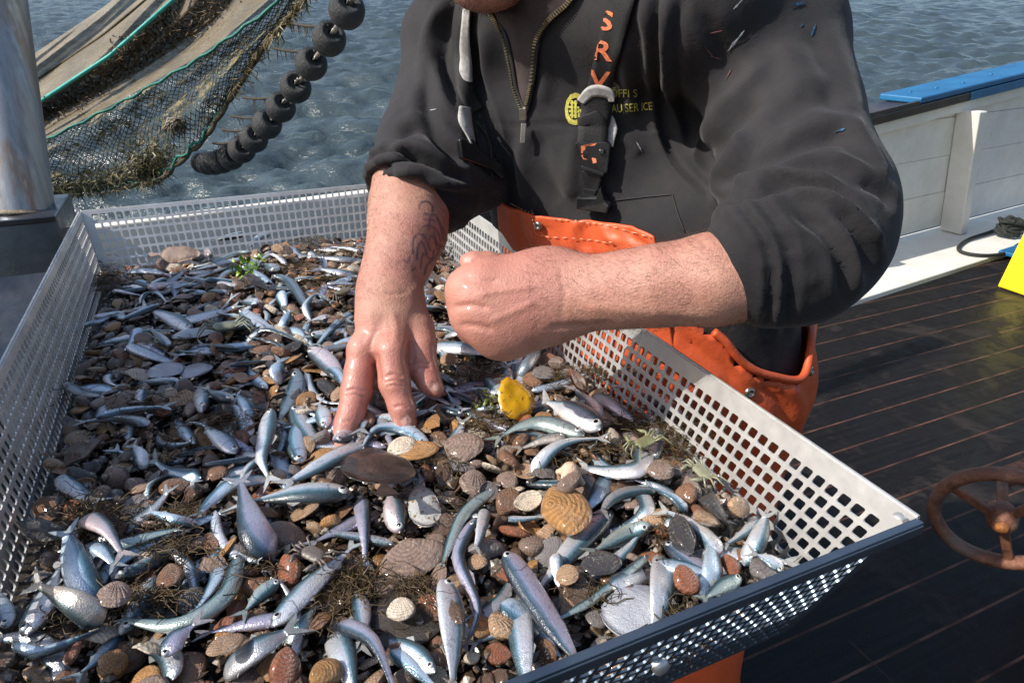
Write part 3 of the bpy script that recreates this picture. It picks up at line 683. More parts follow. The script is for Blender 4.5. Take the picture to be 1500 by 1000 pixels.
# ------------------------------------------------------------------ the fisherman
man = empty('person', K(.27, 1.16, -.25)); man.location.z = 0
tag(man, 'man in faded black sweatshirt and orange bib trousers sorting the catch with bare hands', 'person')
def up(o): return adopt(o, man)
NF = np.array([-.66, -.75, 0.]); NF /= np.linalg.norm(NF); WL = np.array([.75, -.66, 0.])
def body():
    m = NT('skin'); n1 = m.noise(35, 5, .6); n2 = m.noise(220, 3); red = m.attr('red')
    c = m.ramp(n1, [(.3, (.37, .19, .135)), (.7, (.48, .27, .195))]); c = m.mix(m.math('MULTIPLY', red, .62), c, (.50, .165, .125))
    c = m.mix(m.ramp(n2, [(.62, 0), (.72, .35)]), c, (.36, .17, .12))
    wet = m.attr('wet')
    c = m.mix(m.math('MULTIPLY', m.attr('ink'), .95), c, (.035, .04, .06))
    c = m.mix(m.ramp(m.noise(12, 5, .7), [(.40, 0), (.62, .45)]), c, (.40, .15, .125)); c = m.mix(m.ramp(m.noise(80, 5, .75), [(.58, 0), (.70, .30)]), c, (.33, .12, .09)); c = m.mix(m.math('MULTIPLY', m.attr('nail'), .6), c, (.62, .38, .32))
    m.set(col=c, rough=m.math('SUBTRACT', .55, m.math('MULTIPLY', wet, .22)), sss=.05, spec=.5, coat=m.math('MULTIPLY', wet, m.ramp(m.noise(70, 3), [(.45, .15), (.6, .8)])), coatr=.12)
    m.b.inputs['Subsurface Radius'].default_value = (.010, .004, .002)
    m.b.inputs['Subsurface Scale'].default_value = 1.0
    bp = m.bump(m.voro(520), .35, .0008); m.bump(m.noise(130, 8, .75), .55, .0020, bp)
    SKIN = m.m; parts = []
    # --- right arm of the man (left in the picture), hand spread on the catch
    s = SDF(P(430, 700, .80) - Vector((.03, .05, .05)), P(720, 200, 1.16) + Vector((.06, .06, .06)), .0021)
    lo = np.minimum.reduce([np.array(P(*q)) for q in ((470, 680, .82), (700, 200, 1.16), (690, 600, .84), (560, 240, 1.2))]) - .04
    hi = np.maximum.reduce([np.array(P(*q)) for q in ((470, 680, .82), (700, 200, 1.16), (690, 600, .84), (560, 240, 1.2))]) + .04
    s = SDF(lo, hi, .0021); flat = np.array(cam_n(572, 440)); k1 = .016
    s.chain(C((618, 225, 1.10, 54), (607, 262, 1.06, 55), (599, 305, 1.03, 54), (597, 340, 1.0, 53), (584, 380, .97, 45), (569, 420, .945, 38.5)), .02)
    s.cone(P(569, 420, .945), P(577, 455, .925), 39 * .945 * S / FPX, 44 * .92 * S / FPX, .02, flat, .72)
    for q in ((545, 500, .905, 19), (577, 503, .895, 19), (561, 470, .92, 26)):
        a = px_r(571, 445, .93, 30); b = px_r(*q); s.cone(a[0], b[0], a[1], b[1], .022, flat, .8)
    s.chain(C((545, 495, .91, 21), (533, 512, .902, 23), (527, 545, .895, 21), (522, 573, .888, 21.5), (515, 603, .876, 18.5), (509, 622, .868, 18), (500, 648, .858, 14.5), (497, 655, .856, 13)), .008)
    s.chain(C((577, 495, .90, 23), (575, 515, .885, 24), (576, 540, .88, 21), (578, 562, .876, 21.5), (586, 588, .874, 17.5), (590, 600, .873, 17.5), (594, 620, .873, 14.5), (595, 623, .873, 13.5)), .008)
    s.chain(C((596, 462, .935, 24), (612, 482, .925, 22), (618, 505, .915, 19.5), (619, 530, .908, 17.5), (623, 547, .905, 17.5), (630, 562, .90, 14.5), (639, 571, .898, 11)), .010)
    s.chain(C((549, 500, .925, 18), (538, 530, .94, 17), (537, 565, .945, 15), (545, 592, .95, 12)), .006)          # ring finger, bent under
    s.chain(C((548, 485, .94, 18), (545, 515, .96, 15), (552, 548, .965, 13), (560, 570, .965, 11)), .006)         # little finger
    V, F = s.mesh(); V = laplace(V, F, 2, .5); N = vnormals(V, F)
    V = folds(V, N, [([(604, 500), (601, 520), (604, 535)], 7, -.003), ([(548, 515), (552, 545), (555, 560)], 6, -.003), ([(563, 553), (576, 548), (592, 553)], 2.2, -0.00187), ([(563, 560), (577, 557), (594, 561)], 2, -0.00170), ([(566, 566), (578, 564), (592, 567)], 2, -0.00153),
        ([(577, 597), (588, 594), (600, 598)], 2, -0.00153), ([(507, 573), (520, 570), (536, 575)], 2.2, -0.00170), ([(506, 580), (520, 578), (535, 583)], 2, -0.00153), ([(503, 617), (512, 616), (523, 620)], 2, -0.00153),
        ([(610, 531), (618, 529), (632, 533)], 2.2, -0.00170), ([(609, 537), (618, 536), (633, 539)], 2.2, -0.00187), ([(540, 455), (545, 480), (538, 505)], 5, .0012), ([(575, 455), (580, 480), (578, 500)], 5, .0012), ([(560, 460), (560, 490)], 5, -.0008),
        ([(536, 423), (565, 431), (600, 428)], 3, -0.00119), ([(588, 618), (594, 610), (601, 617)], 2.2, -0.00119), ([(493, 652), (501, 643), (508, 650)], 2.2, -0.00102), ([(634, 570), (634, 561), (641, 563)], 2.2, -0.00119), ([(632, 395), (612, 420), (598, 430)], 6, .001)])
    parts.append((V, F))
    # --- left arm of the man (right in the picture), closed fist towards the camera
    a = [np.array(P(*q)) for q in ((640, 440, .70), (1240, 380, .66), (735, 540, .86), (1200, 300, .8), (690, 350, .86))]
    s = SDF(np.minimum.reduce(a) - .05, np.maximum.reduce(a) + .05, .0021)
    s.chain(C((1168, 384, .728, 50), (1125, 402, .725, 61), (1040, 410, .725, 62), (960, 419, .735, 54), (900, 426, .75, 49), (850, 431, .765, 46), (815, 434, .775, 48)), .02)
    f2 = np.array(cam_n(740, 440))
    for q, r0 in (((712, 415, .765, 36), 40), ((706, 440, .755, 34), 42), ((716, 468, .76, 34), 42), ((745, 485, .77, 34), 40)):
        aa = px_r(800, 432, .775, r0); b = px_r(*q); s.cone(aa[0], b[0], aa[1], b[1], .03, f2, .8)
    s.chain(C((738, 414, .78, 28), (708, 409, .772, 21), (690, 420, .785, 20), (700, 430, .82, 18), (730, 432, .83, 15)), .012)
    s.chain(C((730, 430, .77, 28), (683, 425, .765, 25), (680, 446, .785, 21), (700, 455, .82, 18), (735, 455, .83, 15)), .012)
    s.chain(C((730, 460, .77, 28), (692, 462, .768, 26), (694, 480, .79, 21), (715, 485, .82, 17), (745, 475, .83, 15)), .012)
    s.chain(C((755, 480, .78, 28), (730, 492, .775, 27), (740, 502, .79, 20), (758, 500, .82, 16), (775, 485, .83, 14)), .012)
    s.chain(C((775, 402, .80, 26), (742, 392, .80, 17), (715, 383, .79, 13), (694, 381, .785, 11), (683, 382, .785, 10)), .008)   # thumb
    V, F = s.mesh(); V = laplace(V, F, 2, .5); N = vnormals(V, F)
    V = folds(V, N, [([(665, 450), (690, 447), (715, 452)], 5, -.0022), ([(672, 476), (700, 478), (722, 484)], 5, -.0018), ([(680, 408), (705, 412), (730, 412)], 5, -.0015), ([(806, 480), (835, 478), (900, 474)], 5, -.0018), ([(820, 395), (826, 430), (822, 470)], 5, -.0008),
        ([(780, 420), (740, 425), (700, 432)], 5, .0012), ([(785, 440), (750, 458), (715, 470)], 5, .001), ([(830, 385), (900, 372), (980, 362)], 9, .0016), ([(860, 450), (940, 455), (1040, 462)], 9, .0014), ([(900, 400), (980, 395), (1080, 390)], 12, -.0012), ([(697, 384), (690, 378), (686, 386)], 3, -.0008)])
    parts.append((V, F))
    # --- head, neck and the trunk hidden in the clothes
    hc = K(-.020, 1.03, 1.574); fd = Vector((-.62, -.70, -.34)).normalized(); sd = Vector((.75, -.66, 0)); hu = sd.cross(fd).normalized(); hu = -hu if hu.z < 0 else hu
    hp = lambda x, y, z: hc + sd * x + fd * y + hu * z
    s = SDF(hc - Vector((.17, .17, .22)), hc + Vector((.17, .17, .17)), .0042)
    s.cone(hp(0, -.02, .03), hp(0, .02, .035), .082, .078, .02); s.cone(hp(0, .02, -.03), hp(0, .045, -.075), .066, .042, .03)
    s.cone(hp(-.02, .055, -.088), hp(.02, .055, -.088), .024, .024, .02); s.cone(hp(0, .082, .012), hp(0, .104, -.022), .010, .014, .012)
    for q in (-1, 1):
        s.cone(hp(q * .032, .070, .018), hp(q * .033, .074, .018), .016, .014, .010, sub=True); s.cone(hp(q * .032, .062, .016), hp(q * .032, .064, .016), .013, .013, .004)
        s.cone(hp(q * .015, .078, .036), hp(q * .050, .066, .036), .010, .009, .012); s.cone(hp(q * .078, -.005, .02), hp(q * .080, -.008, -.025), .014, .009, .006, sd, .5); s.cone(hp(q * .013, .098, -.026), hp(q * .015, .096, -.026), .008, .008, .006)
    s.cone(hp(-.020, .084, -.052), hp(.020, .084, -.052), .0075, .0075, .006); s.cone(hp(-.017, .082, -.064), hp(.017, .082, -.064), .008, .008, .006)
    s.cone(hp(0, -.01, -.06), K(.09, 1.12, 1.43), .058, .064, .03)
    V, F = s.mesh(); V = laplace(V, F, 1, .5)
    parts.append((V, F))
    s = SDF(K(-.15, .80, .80), K(.55, 1.45, 1.55), .012)
    s.cone(K(.30, 1.12, .90), K(.16, 1.18, 1.30), .12, .14, .03, NF, .75); s.cone(K(.16, 1.18, 1.30), K(.09, 1.12, 1.45), .12, .06, .04, NF, .75)
    s.cone(K(-.02, 1.18, 1.41), K(.24, .94, 1.41), .035, .035, .04)
    s.chain([(K(.225, .94, 1.43), .035), (P(1130, 60, .90), .035), (P(1150, 180, .84), .035), (P(1172, 280, .78), .035), (P(1180, 375, .74), .035)], .03); s.chain([(K(-.05, 1.20, 1.41), .030), (P(645, 150, 1.14), .030), (P(630, 228, 1.12), .040)], .03)
    V, F = s.mesh(); parts.append((V, F))
    VV = []; FF = []; n = 0
    for V, F in parts: VV.append(V); FF.append(F + n); n += len(V)
    V = np.concatenate(VV); F = np.concatenate(FF); o = np_mesh('body', V, F, SKIN)
    px, py, d = proj(V); me = o.data
    nR = len(parts[0][0]); nL = len(parts[1][0]); red = np.zeros(len(V)); wet = np.zeros(len(V)); ink = np.zeros(len(V))
    r = np.clip((py[:nR] - 455) / 70, 0, 1); red[:nR] = .15 + .75 * r; wet[:nR] = np.clip((py[:nR] - 470) / 60, 0, 1)
    l = np.clip((860 - px[nR:nR + nL]) / 110, 0, 1); red[nR:nR + nL] = .25 + .45 * l; wet[nR:nR + nL] = .15 * l
    red[nR + nL:] = .3
    # tattoo strokes drawn into the skin of the forearm
    def pl(pts, w, arr, amt=1):
        p = np.array([[q.x, q.y] for q in catmull([(a, b, 0) for a, b in pts], 6)]); q = np.stack([px[:nR], py[:nR]], -1); bb = np.full(nR, 1e9)
        for i in range(len(p) - 1):
            ab = p[i + 1] - p[i]; t = np.clip(((q - p[i]) @ ab) / max(ab @ ab, 1e-9), 0, 1); bb = np.minimum(bb, np.linalg.norm(q - p[i] - t[:, None] * ab, axis=1))
        arr[:nR] = np.maximum(arr[:nR], np.clip(1.6 - bb / w, 0, 1) * amt)
    for pts, w in [([(614, 305), (617, 297), (625, 295), (632, 300), (634, 309)], 1.4), ([(622, 313), (636, 315)], 1.2), ([(621, 321), (637, 323)], 1.2), ([(630, 318), (628, 336)], 1.3), ([(619, 333), (628, 330), (640, 338), (645, 352)], 1.5), ([(640, 318), (645, 330), (650, 352)], 1.6), ([(636, 340), (640, 356), (648, 362)], 1.4),
        ([(606, 372), (605, 352), (613, 343), (622, 347), (630, 366)], 1.5), ([(611, 380), (612, 362), (618, 355), (626, 372)], 1.3), ([(616, 392), (620, 372), (632, 380), (636, 366)], 1.4), ([(622, 402), (626, 388), (640, 374), (645, 360)], 1.5), ([(592, 381), (597, 384), (600, 378)], 1.8), ([(604, 396), (608, 393)], 1.8), ([(646, 330), (652, 342), (654, 358)], 1.4), ([(628, 352), (634, 346), (641, 366)], 1.3)]:
        pl(pts, w, ink, .9)
    nail = np.zeros(len(V)); fc = vnormals(V, F)
    for cx, cy, rx, ry in ((595, 617, 7.5, 8.5), (499, 655, 7.5, 8), (636, 567, 6, 6), (685, 381, 5, 4)):
        nail = np.maximum(nail, np.clip((1.15 - np.hypot((px - cx) / rx, (py - cy) / ry)) * 5, 0, 1))
    for nm, arr in (('red', red), ('wet', wet), ('ink', ink), ('nail', nail)):
        at = me.attributes.new(nm, 'FLOAT', 'POINT'); at.data.foreach_set('value', arr)
    up(o)
    # hairs on the forearms
    rr = np.random.default_rng(5); Nn = vnormals(V, F); hm = simple('arm_hair', (.085, .045, .025), .5, var=.3, bump=0)
    def hair(sel, axis, cnt, ln, name):
        ids = np.where(sel)[0]; ids = rr.choice(ids, min(cnt, len(ids)), replace=False); v = []; f = []
        for i in ids:
            p = Vector(V[i]); n = Vector(Nn[i]); t = (axis - n * axis.dot(n)).normalized(); t = (t + Vector(rr.normal(0, .6, 3))).normalized(); L = ln * rr.uniform(.25, 1.4)
            w = n.cross(t).normalized() * .00006; q1 = p + n * L * .28 + t * L * .45; q2 = p + n * L * .30 + t * L; b = len(v)
            v += [p - w, p + w, q1 - w, q1 + w, q2]; f += [(b, b + 1, b + 3, b + 2), (b + 2, b + 3, b + 4)]
            w2 = n * .00006; b = len(v); v += [p - w2, p + w2, q1 - w2, q1 + w2, q2]; f += [(b, b + 1, b + 3, b + 2), (b + 2, b + 3, b + 4)]
        h = up(mesh(name, v, f, hm)); h['kind'] = 'stuff'
    idx = np.arange(len(V))
    hair((idx < nR) & (py < 440) & (py > 240), (P(570, 430, .94) - P(620, 250, 1.08)).normalized(), 4200, .012, 'arm_hair')
    hair((idx >= nR) & (idx < nR + nL) & (px > 775), (P(830, 430, .77) - P(1080, 400, .72)).normalized() + Vector((0, 0, .0)), 6000, .013, 'arm_hair')
    # stubble and hair cap on the head
    hm2 = simple('short_hair', (.045, .028, .018), .6, var=.4, bump=0); v = []; f = []
    hi0 = nR + nL; hV = parts[2][0]; hN = vnormals(parts[2][0], parts[2][1]); loc = (hV - np.array(hc)); zz = loc @ np.array(hu); yy = loc @ np.array(fd)
    for rep in range(3):
        for i in range(len(hV)):
            top = (zz[i] > .045 and yy[i] < .07) or (yy[i] < .0 and zz[i] > -.05); beard = (zz[i] < -.045 and yy[i] > .0 and zz[i] > -.125)
            if not (top or beard): continue
            L = .012 if top else .0035; p = Vector(hV[i]) + Vector(rr.normal(0, .002, 3)); n = (Vector(hN[i]) + Vector(rr.normal(0, .4, 3))).normalized(); w = n.orthogonal().normalized() * (.0006 if top else .0002); b = len(v)
            v += [p - w, p + w, p + n * L]; f.append((b, b + 1, b + 2))
    up(mesh('hair', v, f, hm2))['kind'] = 'stuff'
    return o
def cam_n(px, py): return -ray(px, py).normalized()
body()

def ring(s, c, toward, R, r, n=16, k=.006):
    ax = (Vector(toward) - Vector(c)).normalized(); a = ax.orthogonal().normalized(); b = ax.cross(a); q = [Vector(c) + (a * math.cos(6.2832 * i / n) + b * math.sin(6.2832 * i / n)) * R for i in range(n + 1)]
    for i in range(n): s.cone(q[i], q[i + 1], r, r, k)
def hoodie():
    m = NT('faded_black_fleece'); n1 = m.noise(7, 6, .65); n2 = m.noise(900, 2, .5)
    c = m.ramp(n1, [(.3, (.015, .0145, .0165)), (.7, (.035, .033, .035))]); c = m.mix(m.ramp(m.noise(55, 5, .7), [(.66, 0), (.72, .5)]), c, (.014, .013, .015))
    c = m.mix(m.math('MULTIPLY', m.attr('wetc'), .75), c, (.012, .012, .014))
    m.set(col=c, rough=.85, sheen=.08, sheenr=.45, spec=.2)
    b1 = m.bump(n2, .35, .0009); m.bump(m.noise(40, 5, .65), .35, .004, b1); MAT = m.m
    s = SDF(K(-.36, .56, .80), K(.62, 1.50, 1.66), .0043)
    # trunk leaning towards the tray
    s.cone(K(.30, 1.09, .88), K(.20, 1.165, 1.13), .155, .158, .04, NF, .80)
    s.cone(K(.27, 1.03, .90), K(.29, 1.02, 1.10), .13, .13, .04, NF, .85)
    s.cone(K(.08, 1.24, .98), K(.08, 1.23, 1.14), .10, .11, .05, NF, .9)
    s.cone(K(.343, 1.025, .84), K(.325, 1.025, 1.10), .121, .105, .04)
    s.cone(K(.20, 1.165, 1.13), K(.135, 1.185, 1.30), .165, .17, .05, NF, .80)
    s.cone(K(.135, 1.185, 1.30), K(.10, 1.13, 1.44), .165, .10, .05, NF, .85)
    s.cone(K(-.04, 1.21, 1.43), K(.25, .93, 1.43), .068, .075, .06)
    s.cone(K(.09, 1.10, 1.46), K(.05, 1.03, 1.52), .080, .072, .03)        # raised collar
    # near sleeve (right in the picture)
    s.chain([(K(.225, .94, 1.44), .070), (P(1130, 60, .90), .070), (P(1150, 180, .84), .067), (P(1172, 275, .78), .065), (P(1186, 340, .745), .062)], .05)
    s.chain([(P(1190, 354, .735), .062), (P(1165, 374, .725), .060), (P(1130, 386, .722), .054)], .03)
    s.chain([(P(1180, 320, .76), .062), (P(1220, 300, .75), .046)], .03)
    ring(s, P(1092, 388, .722), P(1200, 345, .722), .0535, .0075, k=.005); ring(s, P(1110, 381, .722), P(1218, 338, .722), .0565, .0075, k=.004); ring(s, P(1132, 375, .722), P(1240, 330, .722), .0600, .0070, k=.006); s.cone(P(1112, 384, .722), P(1150, 374, .722), .055, .058, .006)
    # far sleeve (left in the picture)
    s.chain([(K(-.05, 1.21, 1.43), .072), (P(664, 60, 1.16), .066), (P(655, 150, 1.14), .068), (P(640, 225, 1.10), .077), (P(634, 262, 1.075), .078)], .04)
    s.chain([(P(690, 215, 1.14), .05), (P(700, 260, 1.12), .045)], .03)
    ring(s, P(612, 288, 1.055), P(640, 230, 1.08), .0735, .0075, k=.004); ring(s, P(622, 268, 1.07), P(642, 220, 1.09), .0795, .0065, k=.004)
    V, F = s.mesh(); V = laplace(V, F, 3, .5)
    # keep the belly on its own side of the tray wall
    T0 = np.array(FR); UU = np.array(U); dist = (V - T0) @ UU; low = V[:, 2] < ZR + .012
    push = np.where(low & (dist < .026), .026 - dist, 0); V = V + push[:, None] * UU
    N = vnormals(laplace(V, F, 60, .6), F)
    R = [
     # far sleeve: long drape folds
     ([(668, 0), (655, 40), (650, 90), (668, 140)], 9, -.010), ([(650, 5), (634, 50), (622, 100), (618, 150)], 8, .006), ([(622, 120), (628, 170), (650, 215), (670, 240)], 8, -.008), ([(640, 60), (640, 110), (655, 160), (690, 200)], 7, .006),
     ([(585, 205), (610, 190), (640, 205), (672, 235)], 7, -.008), ([(580, 225), (605, 215), (640, 235), (665, 245)], 7, .007), ([(560, 245), (600, 235), (650, 255), (690, 262)], 6, -.009), ([(556, 262), (600, 250), (650, 268), (700, 276)], 6, .006), ([(552, 285), (590, 268), (640, 275), (690, 300)], 5, -.006), ([(690, 120), (694, 180), (702, 230), (715, 260)], 8, -.010),
     ([(700, 240), (712, 262), (725, 280)], 6, .006),
     # chest
     ([(722, 10), (735, 60), (745, 110), (765, 160)], 8, -.004), ([(712, 40), (716, 100), (728, 160), (745, 210)], 10, .006), ([(700, 60), (703, 120), (716, 180), (735, 250)], 8, -.006),
     ([(790, 60), (800, 110), (795, 150)], 9, .005), ([(918, 60), (922, 110), (925, 165)], 11, .008), ([(940, 40), (945, 110), (948, 170)], 8, -.005), ([(905, 200), (925, 212), (938, 228)], 9, .006), ([(770, 190), (768, 240), (772, 290)], 9, .007), ([(790, 200), (800, 250), (820, 300)], 12, -.006), ([(845, 195), (838, 240), (835, 290)], 10, .005), ([(745, 215), (748, 250), (752, 285)], 8, -.005),
     ([(702, 178), (760, 184), (820, 181), (880, 185), (950, 190), (985, 178)], 2.5, -.0022),
     # armhole fold of the near sleeve
     ([(966, -20), (963, 60), (966, 120), (973, 180), (990, 225), (1020, 262), (1048, 285)], 6, -.013), ([(982, -10), (978, 60), (982, 120), (990, 170), (1005, 205)], 8, .009), ([(1000, 0), (988, 45), (990, 110), (1000, 170), (1012, 215)], 7, -.004), ([(950, -20), (947, 60), (952, 130), (960, 190), (985, 245)], 6, .005),
     # big diagonal folds of the near sleeve
     ([(1120, 95), (1090, 130), (1058, 165), (1038, 205), (1015, 238)], 12, .010), ([(1108, 150), (1078, 185), (1052, 215), (1035, 250)], 9, -.010), ([(1084, 198), (1090, 212), (1075, 240), (1055, 268), (1052, 288)], 8, .012), ([(1105, 205), (1100, 235), (1080, 262), (1068, 280)], 8, -.006),
     ([(1050, 285), (1085, 274), (1130, 266), (1180, 262), (1225, 272)], 6, .009), ([(1058, 300), (1100, 287), (1150, 276), (1200, 278), (1245, 300), (1275, 335)], 5, -.013), ([(1100, 250), (1150, 225), (1200, 205), (1240, 195)], 8, -.005), ([(1120, 262), (1180, 240), (1230, 240), (1275, 262)], 8, .007), ([(1150, 282), (1210, 292), (1255, 318), (1283, 360)], 7, .010),
     ([(1170, 312), (1210, 340), (1236, 385), (1240, 440)], 8, -.008), ([(1225, 310), (1262, 350), (1280, 400)], 8, -.006), ([(1030, 20), (1060, 80), (1075, 120)], 10, -.004), ([(1130, 180), (1180, 150), (1230, 140)], 12, -.005), ([(1150, 215), (1200, 200), (1250, 215)], 10, -.005), ([(1240, 180), (1275, 230), (1290, 262)], 9, .006), ([(1262, 270), (1292, 285), (1300, 300)], 6, -.006), ([(1140, 60), (1160, 110), (1165, 150)], 14, .004), ([(1190, 40), (1215, 110), (1225, 170)], 14, -.004),
     # rolled cuffs
     ([(1078, 298), (1116, 343), (1130, 400), (1126, 482)], 5, -.008), ([(1104, 290), (1146, 343), (1160, 400), (1152, 488)], 6, -.006), ([(552, 268), (590, 258), (640, 262), (690, 290)], 5, -.007),
     
     ]
    R = [(p_, w_ * 1.15, max(-.010, min(.011, a_ * (1.7 if p_[0][0] < 730 else 1.15)))) for p_, w_, a_ in R]
    V = folds(V, N, R, True); V = laplace(V, F, 2, .5)
    rr = random.Random(2)
    N = vnormals(V, F)
    nz = np.array([noise.noise(Vector(p) * 9) * .0045 + noise.noise(Vector(p) * 24 + Vector((3, 1, 7))) * .0016 for p in V]); V = V + N * nz[:, None]
    # open the cuffs: hollow where the arm enters
    px, py, d = proj(V)
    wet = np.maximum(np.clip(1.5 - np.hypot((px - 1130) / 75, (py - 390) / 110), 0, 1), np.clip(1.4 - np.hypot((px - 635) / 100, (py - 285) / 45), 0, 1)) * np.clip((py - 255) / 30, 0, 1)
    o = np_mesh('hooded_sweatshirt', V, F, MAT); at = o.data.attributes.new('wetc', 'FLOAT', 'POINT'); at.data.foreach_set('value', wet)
    up(o); return V, F
HV, HF = hoodie()
def bvh_of(V, F): return BVHTree.FromPolygons([tuple(v) for v in V], [tuple(f) for f in F])
HB = bvh_of(HV, HF)
def torso_bvh():
    s = SDF(K(-.30, .80, .80), K(.60, 1.50, 1.56), .010)
    s.cone(K(.30, 1.09, .88), K(.20, 1.165, 1.13), .155, .158, .04, NF, .80); s.cone(K(.27, 1.03, .90), K(.29, 1.02, 1.10), .13, .13, .04, NF, .85); s.cone(K(.08, 1.24, .98), K(.08, 1.23, 1.14), .10, .11, .05, NF, .9); s.cone(K(.20, 1.165, 1.13), K(.135, 1.185, 1.30), .165, .17, .05, NF, .80); s.cone(K(.135, 1.185, 1.30), K(.10, 1.13, 1.44), .165, .10, .05, NF, .85)
    v, f = s.mesh(); return bvh_of(v, f)
TRB = torso_bvh()
def hit(px, py, off=.0, bvh=None, dflt=1.1):
    r = ray(px, py).normalized(); o = Vector((0, 0, CAMZ)); h, n, i, d = (bvh or HB).ray_cast(o, r)
    if h is None: return P(px, py, dflt), -r
    if n.dot(r) > 0: n = -n
    return h + (n * .6 - r * .4) * off, n
def ribbon(name, line, w, off, mat, th=.0015, wav=0, n=10, bvh=None):
    """strap lying on the surface: line of photo points, width in px at each"""
    c = catmull([(a, b, 0) for a, b in line], n); v = []; pos = []
    for i, p in enumerate(c):
        t = (c[min(i + 1, len(c) - 1)] - c[max(i - 1, 0)]).normalized(); nn = Vector((-t.y, t.x, 0)); ww = w if not hasattr(w, '__len__') else np.interp(i / (len(c) - 1), np.linspace(0, 1, len(w)), w)
        pos.append([hit(p.x + nn.x * ww * k / 2, p.y + nn.y * ww * k / 2, off, bvh)[0] for k in (-1, -.5, 0, .5, 1)])
    A = np.array([[list(q) for q in r] for r in pos])
    for _ in range(6): A[1:-1] = A[1:-1] * .5 + (A[:-2] + A[2:]) * .25
    A2 = A.copy(); A2[:, 0] = A[:, 0]; V = A2.reshape(-1, 3); f = [(i * 5 + k, i * 5 + k + 1, (i + 1) * 5 + k + 1, (i + 1) * 5 + k) for i in range(len(c) - 1) for k in range(4)]
    o = mesh(name, V, f, mat); md = o.modifiers.new('s', 'SOLIDIFY'); md.thickness = th; md.offset = 0; return up(o), A
def decal(name, polys, mat, off=.0016, bvh=None, th=.0006, parent=None):
    mb = MB()
    for pts in polys:
        c = [hit(x, y, off, bvh)[0] for x, y in pts]; mb.add(c, [tuple(range(len(c)))])
    o = mb.build(name, mat, None, False); md = o.modifiers.new('s', 'SOLIDIFY'); md.thickness = th
    return adopt(o, parent) if parent else up(o)
def text_decal(name, s, pos, size, mat, ang=0, off=.0018, bvh=None, bold=.0, sx=1.0):
    cu = bpy.data.curves.new('t', 'FONT'); cu.body = s; cu.size = size; cu.offset = bold * size; cu.resolution_u = 3
    ob = bpy.data.objects.new('t', cu); COL.objects.link(ob); dg = bpy.context.evaluated_depsgraph_get(); me = bpy.data.meshes.new_from_object(ob.evaluated_get(dg))
    bpy.data.objects.remove(ob); bm = bmesh.new(); bm.from_mesh(me); bmesh.ops.triangulate(bm, faces=bm.faces[:]); 
    for _ in range(2): bmesh.ops.subdivide_edges(bm, edges=[e for e in bm.edges if e.calc_length() > size * .12], cuts=1, use_grid_fill=False)
    bmesh.ops.triangulate(bm, faces=bm.faces[:])
    ca, sa = math.cos(ang), math.sin(ang)
    for v in bm.verts:
        x, y = v.co.x * sx, -v.co.y; X, Y = pos[0] + x * ca - y * sa, pos[1] + x * sa + y * ca
        v.co = hit(X, Y, off, bvh)[0]
    bm.to_mesh(me); bm.free(); me.name = name; return up(link(name, me, mat, None, False))
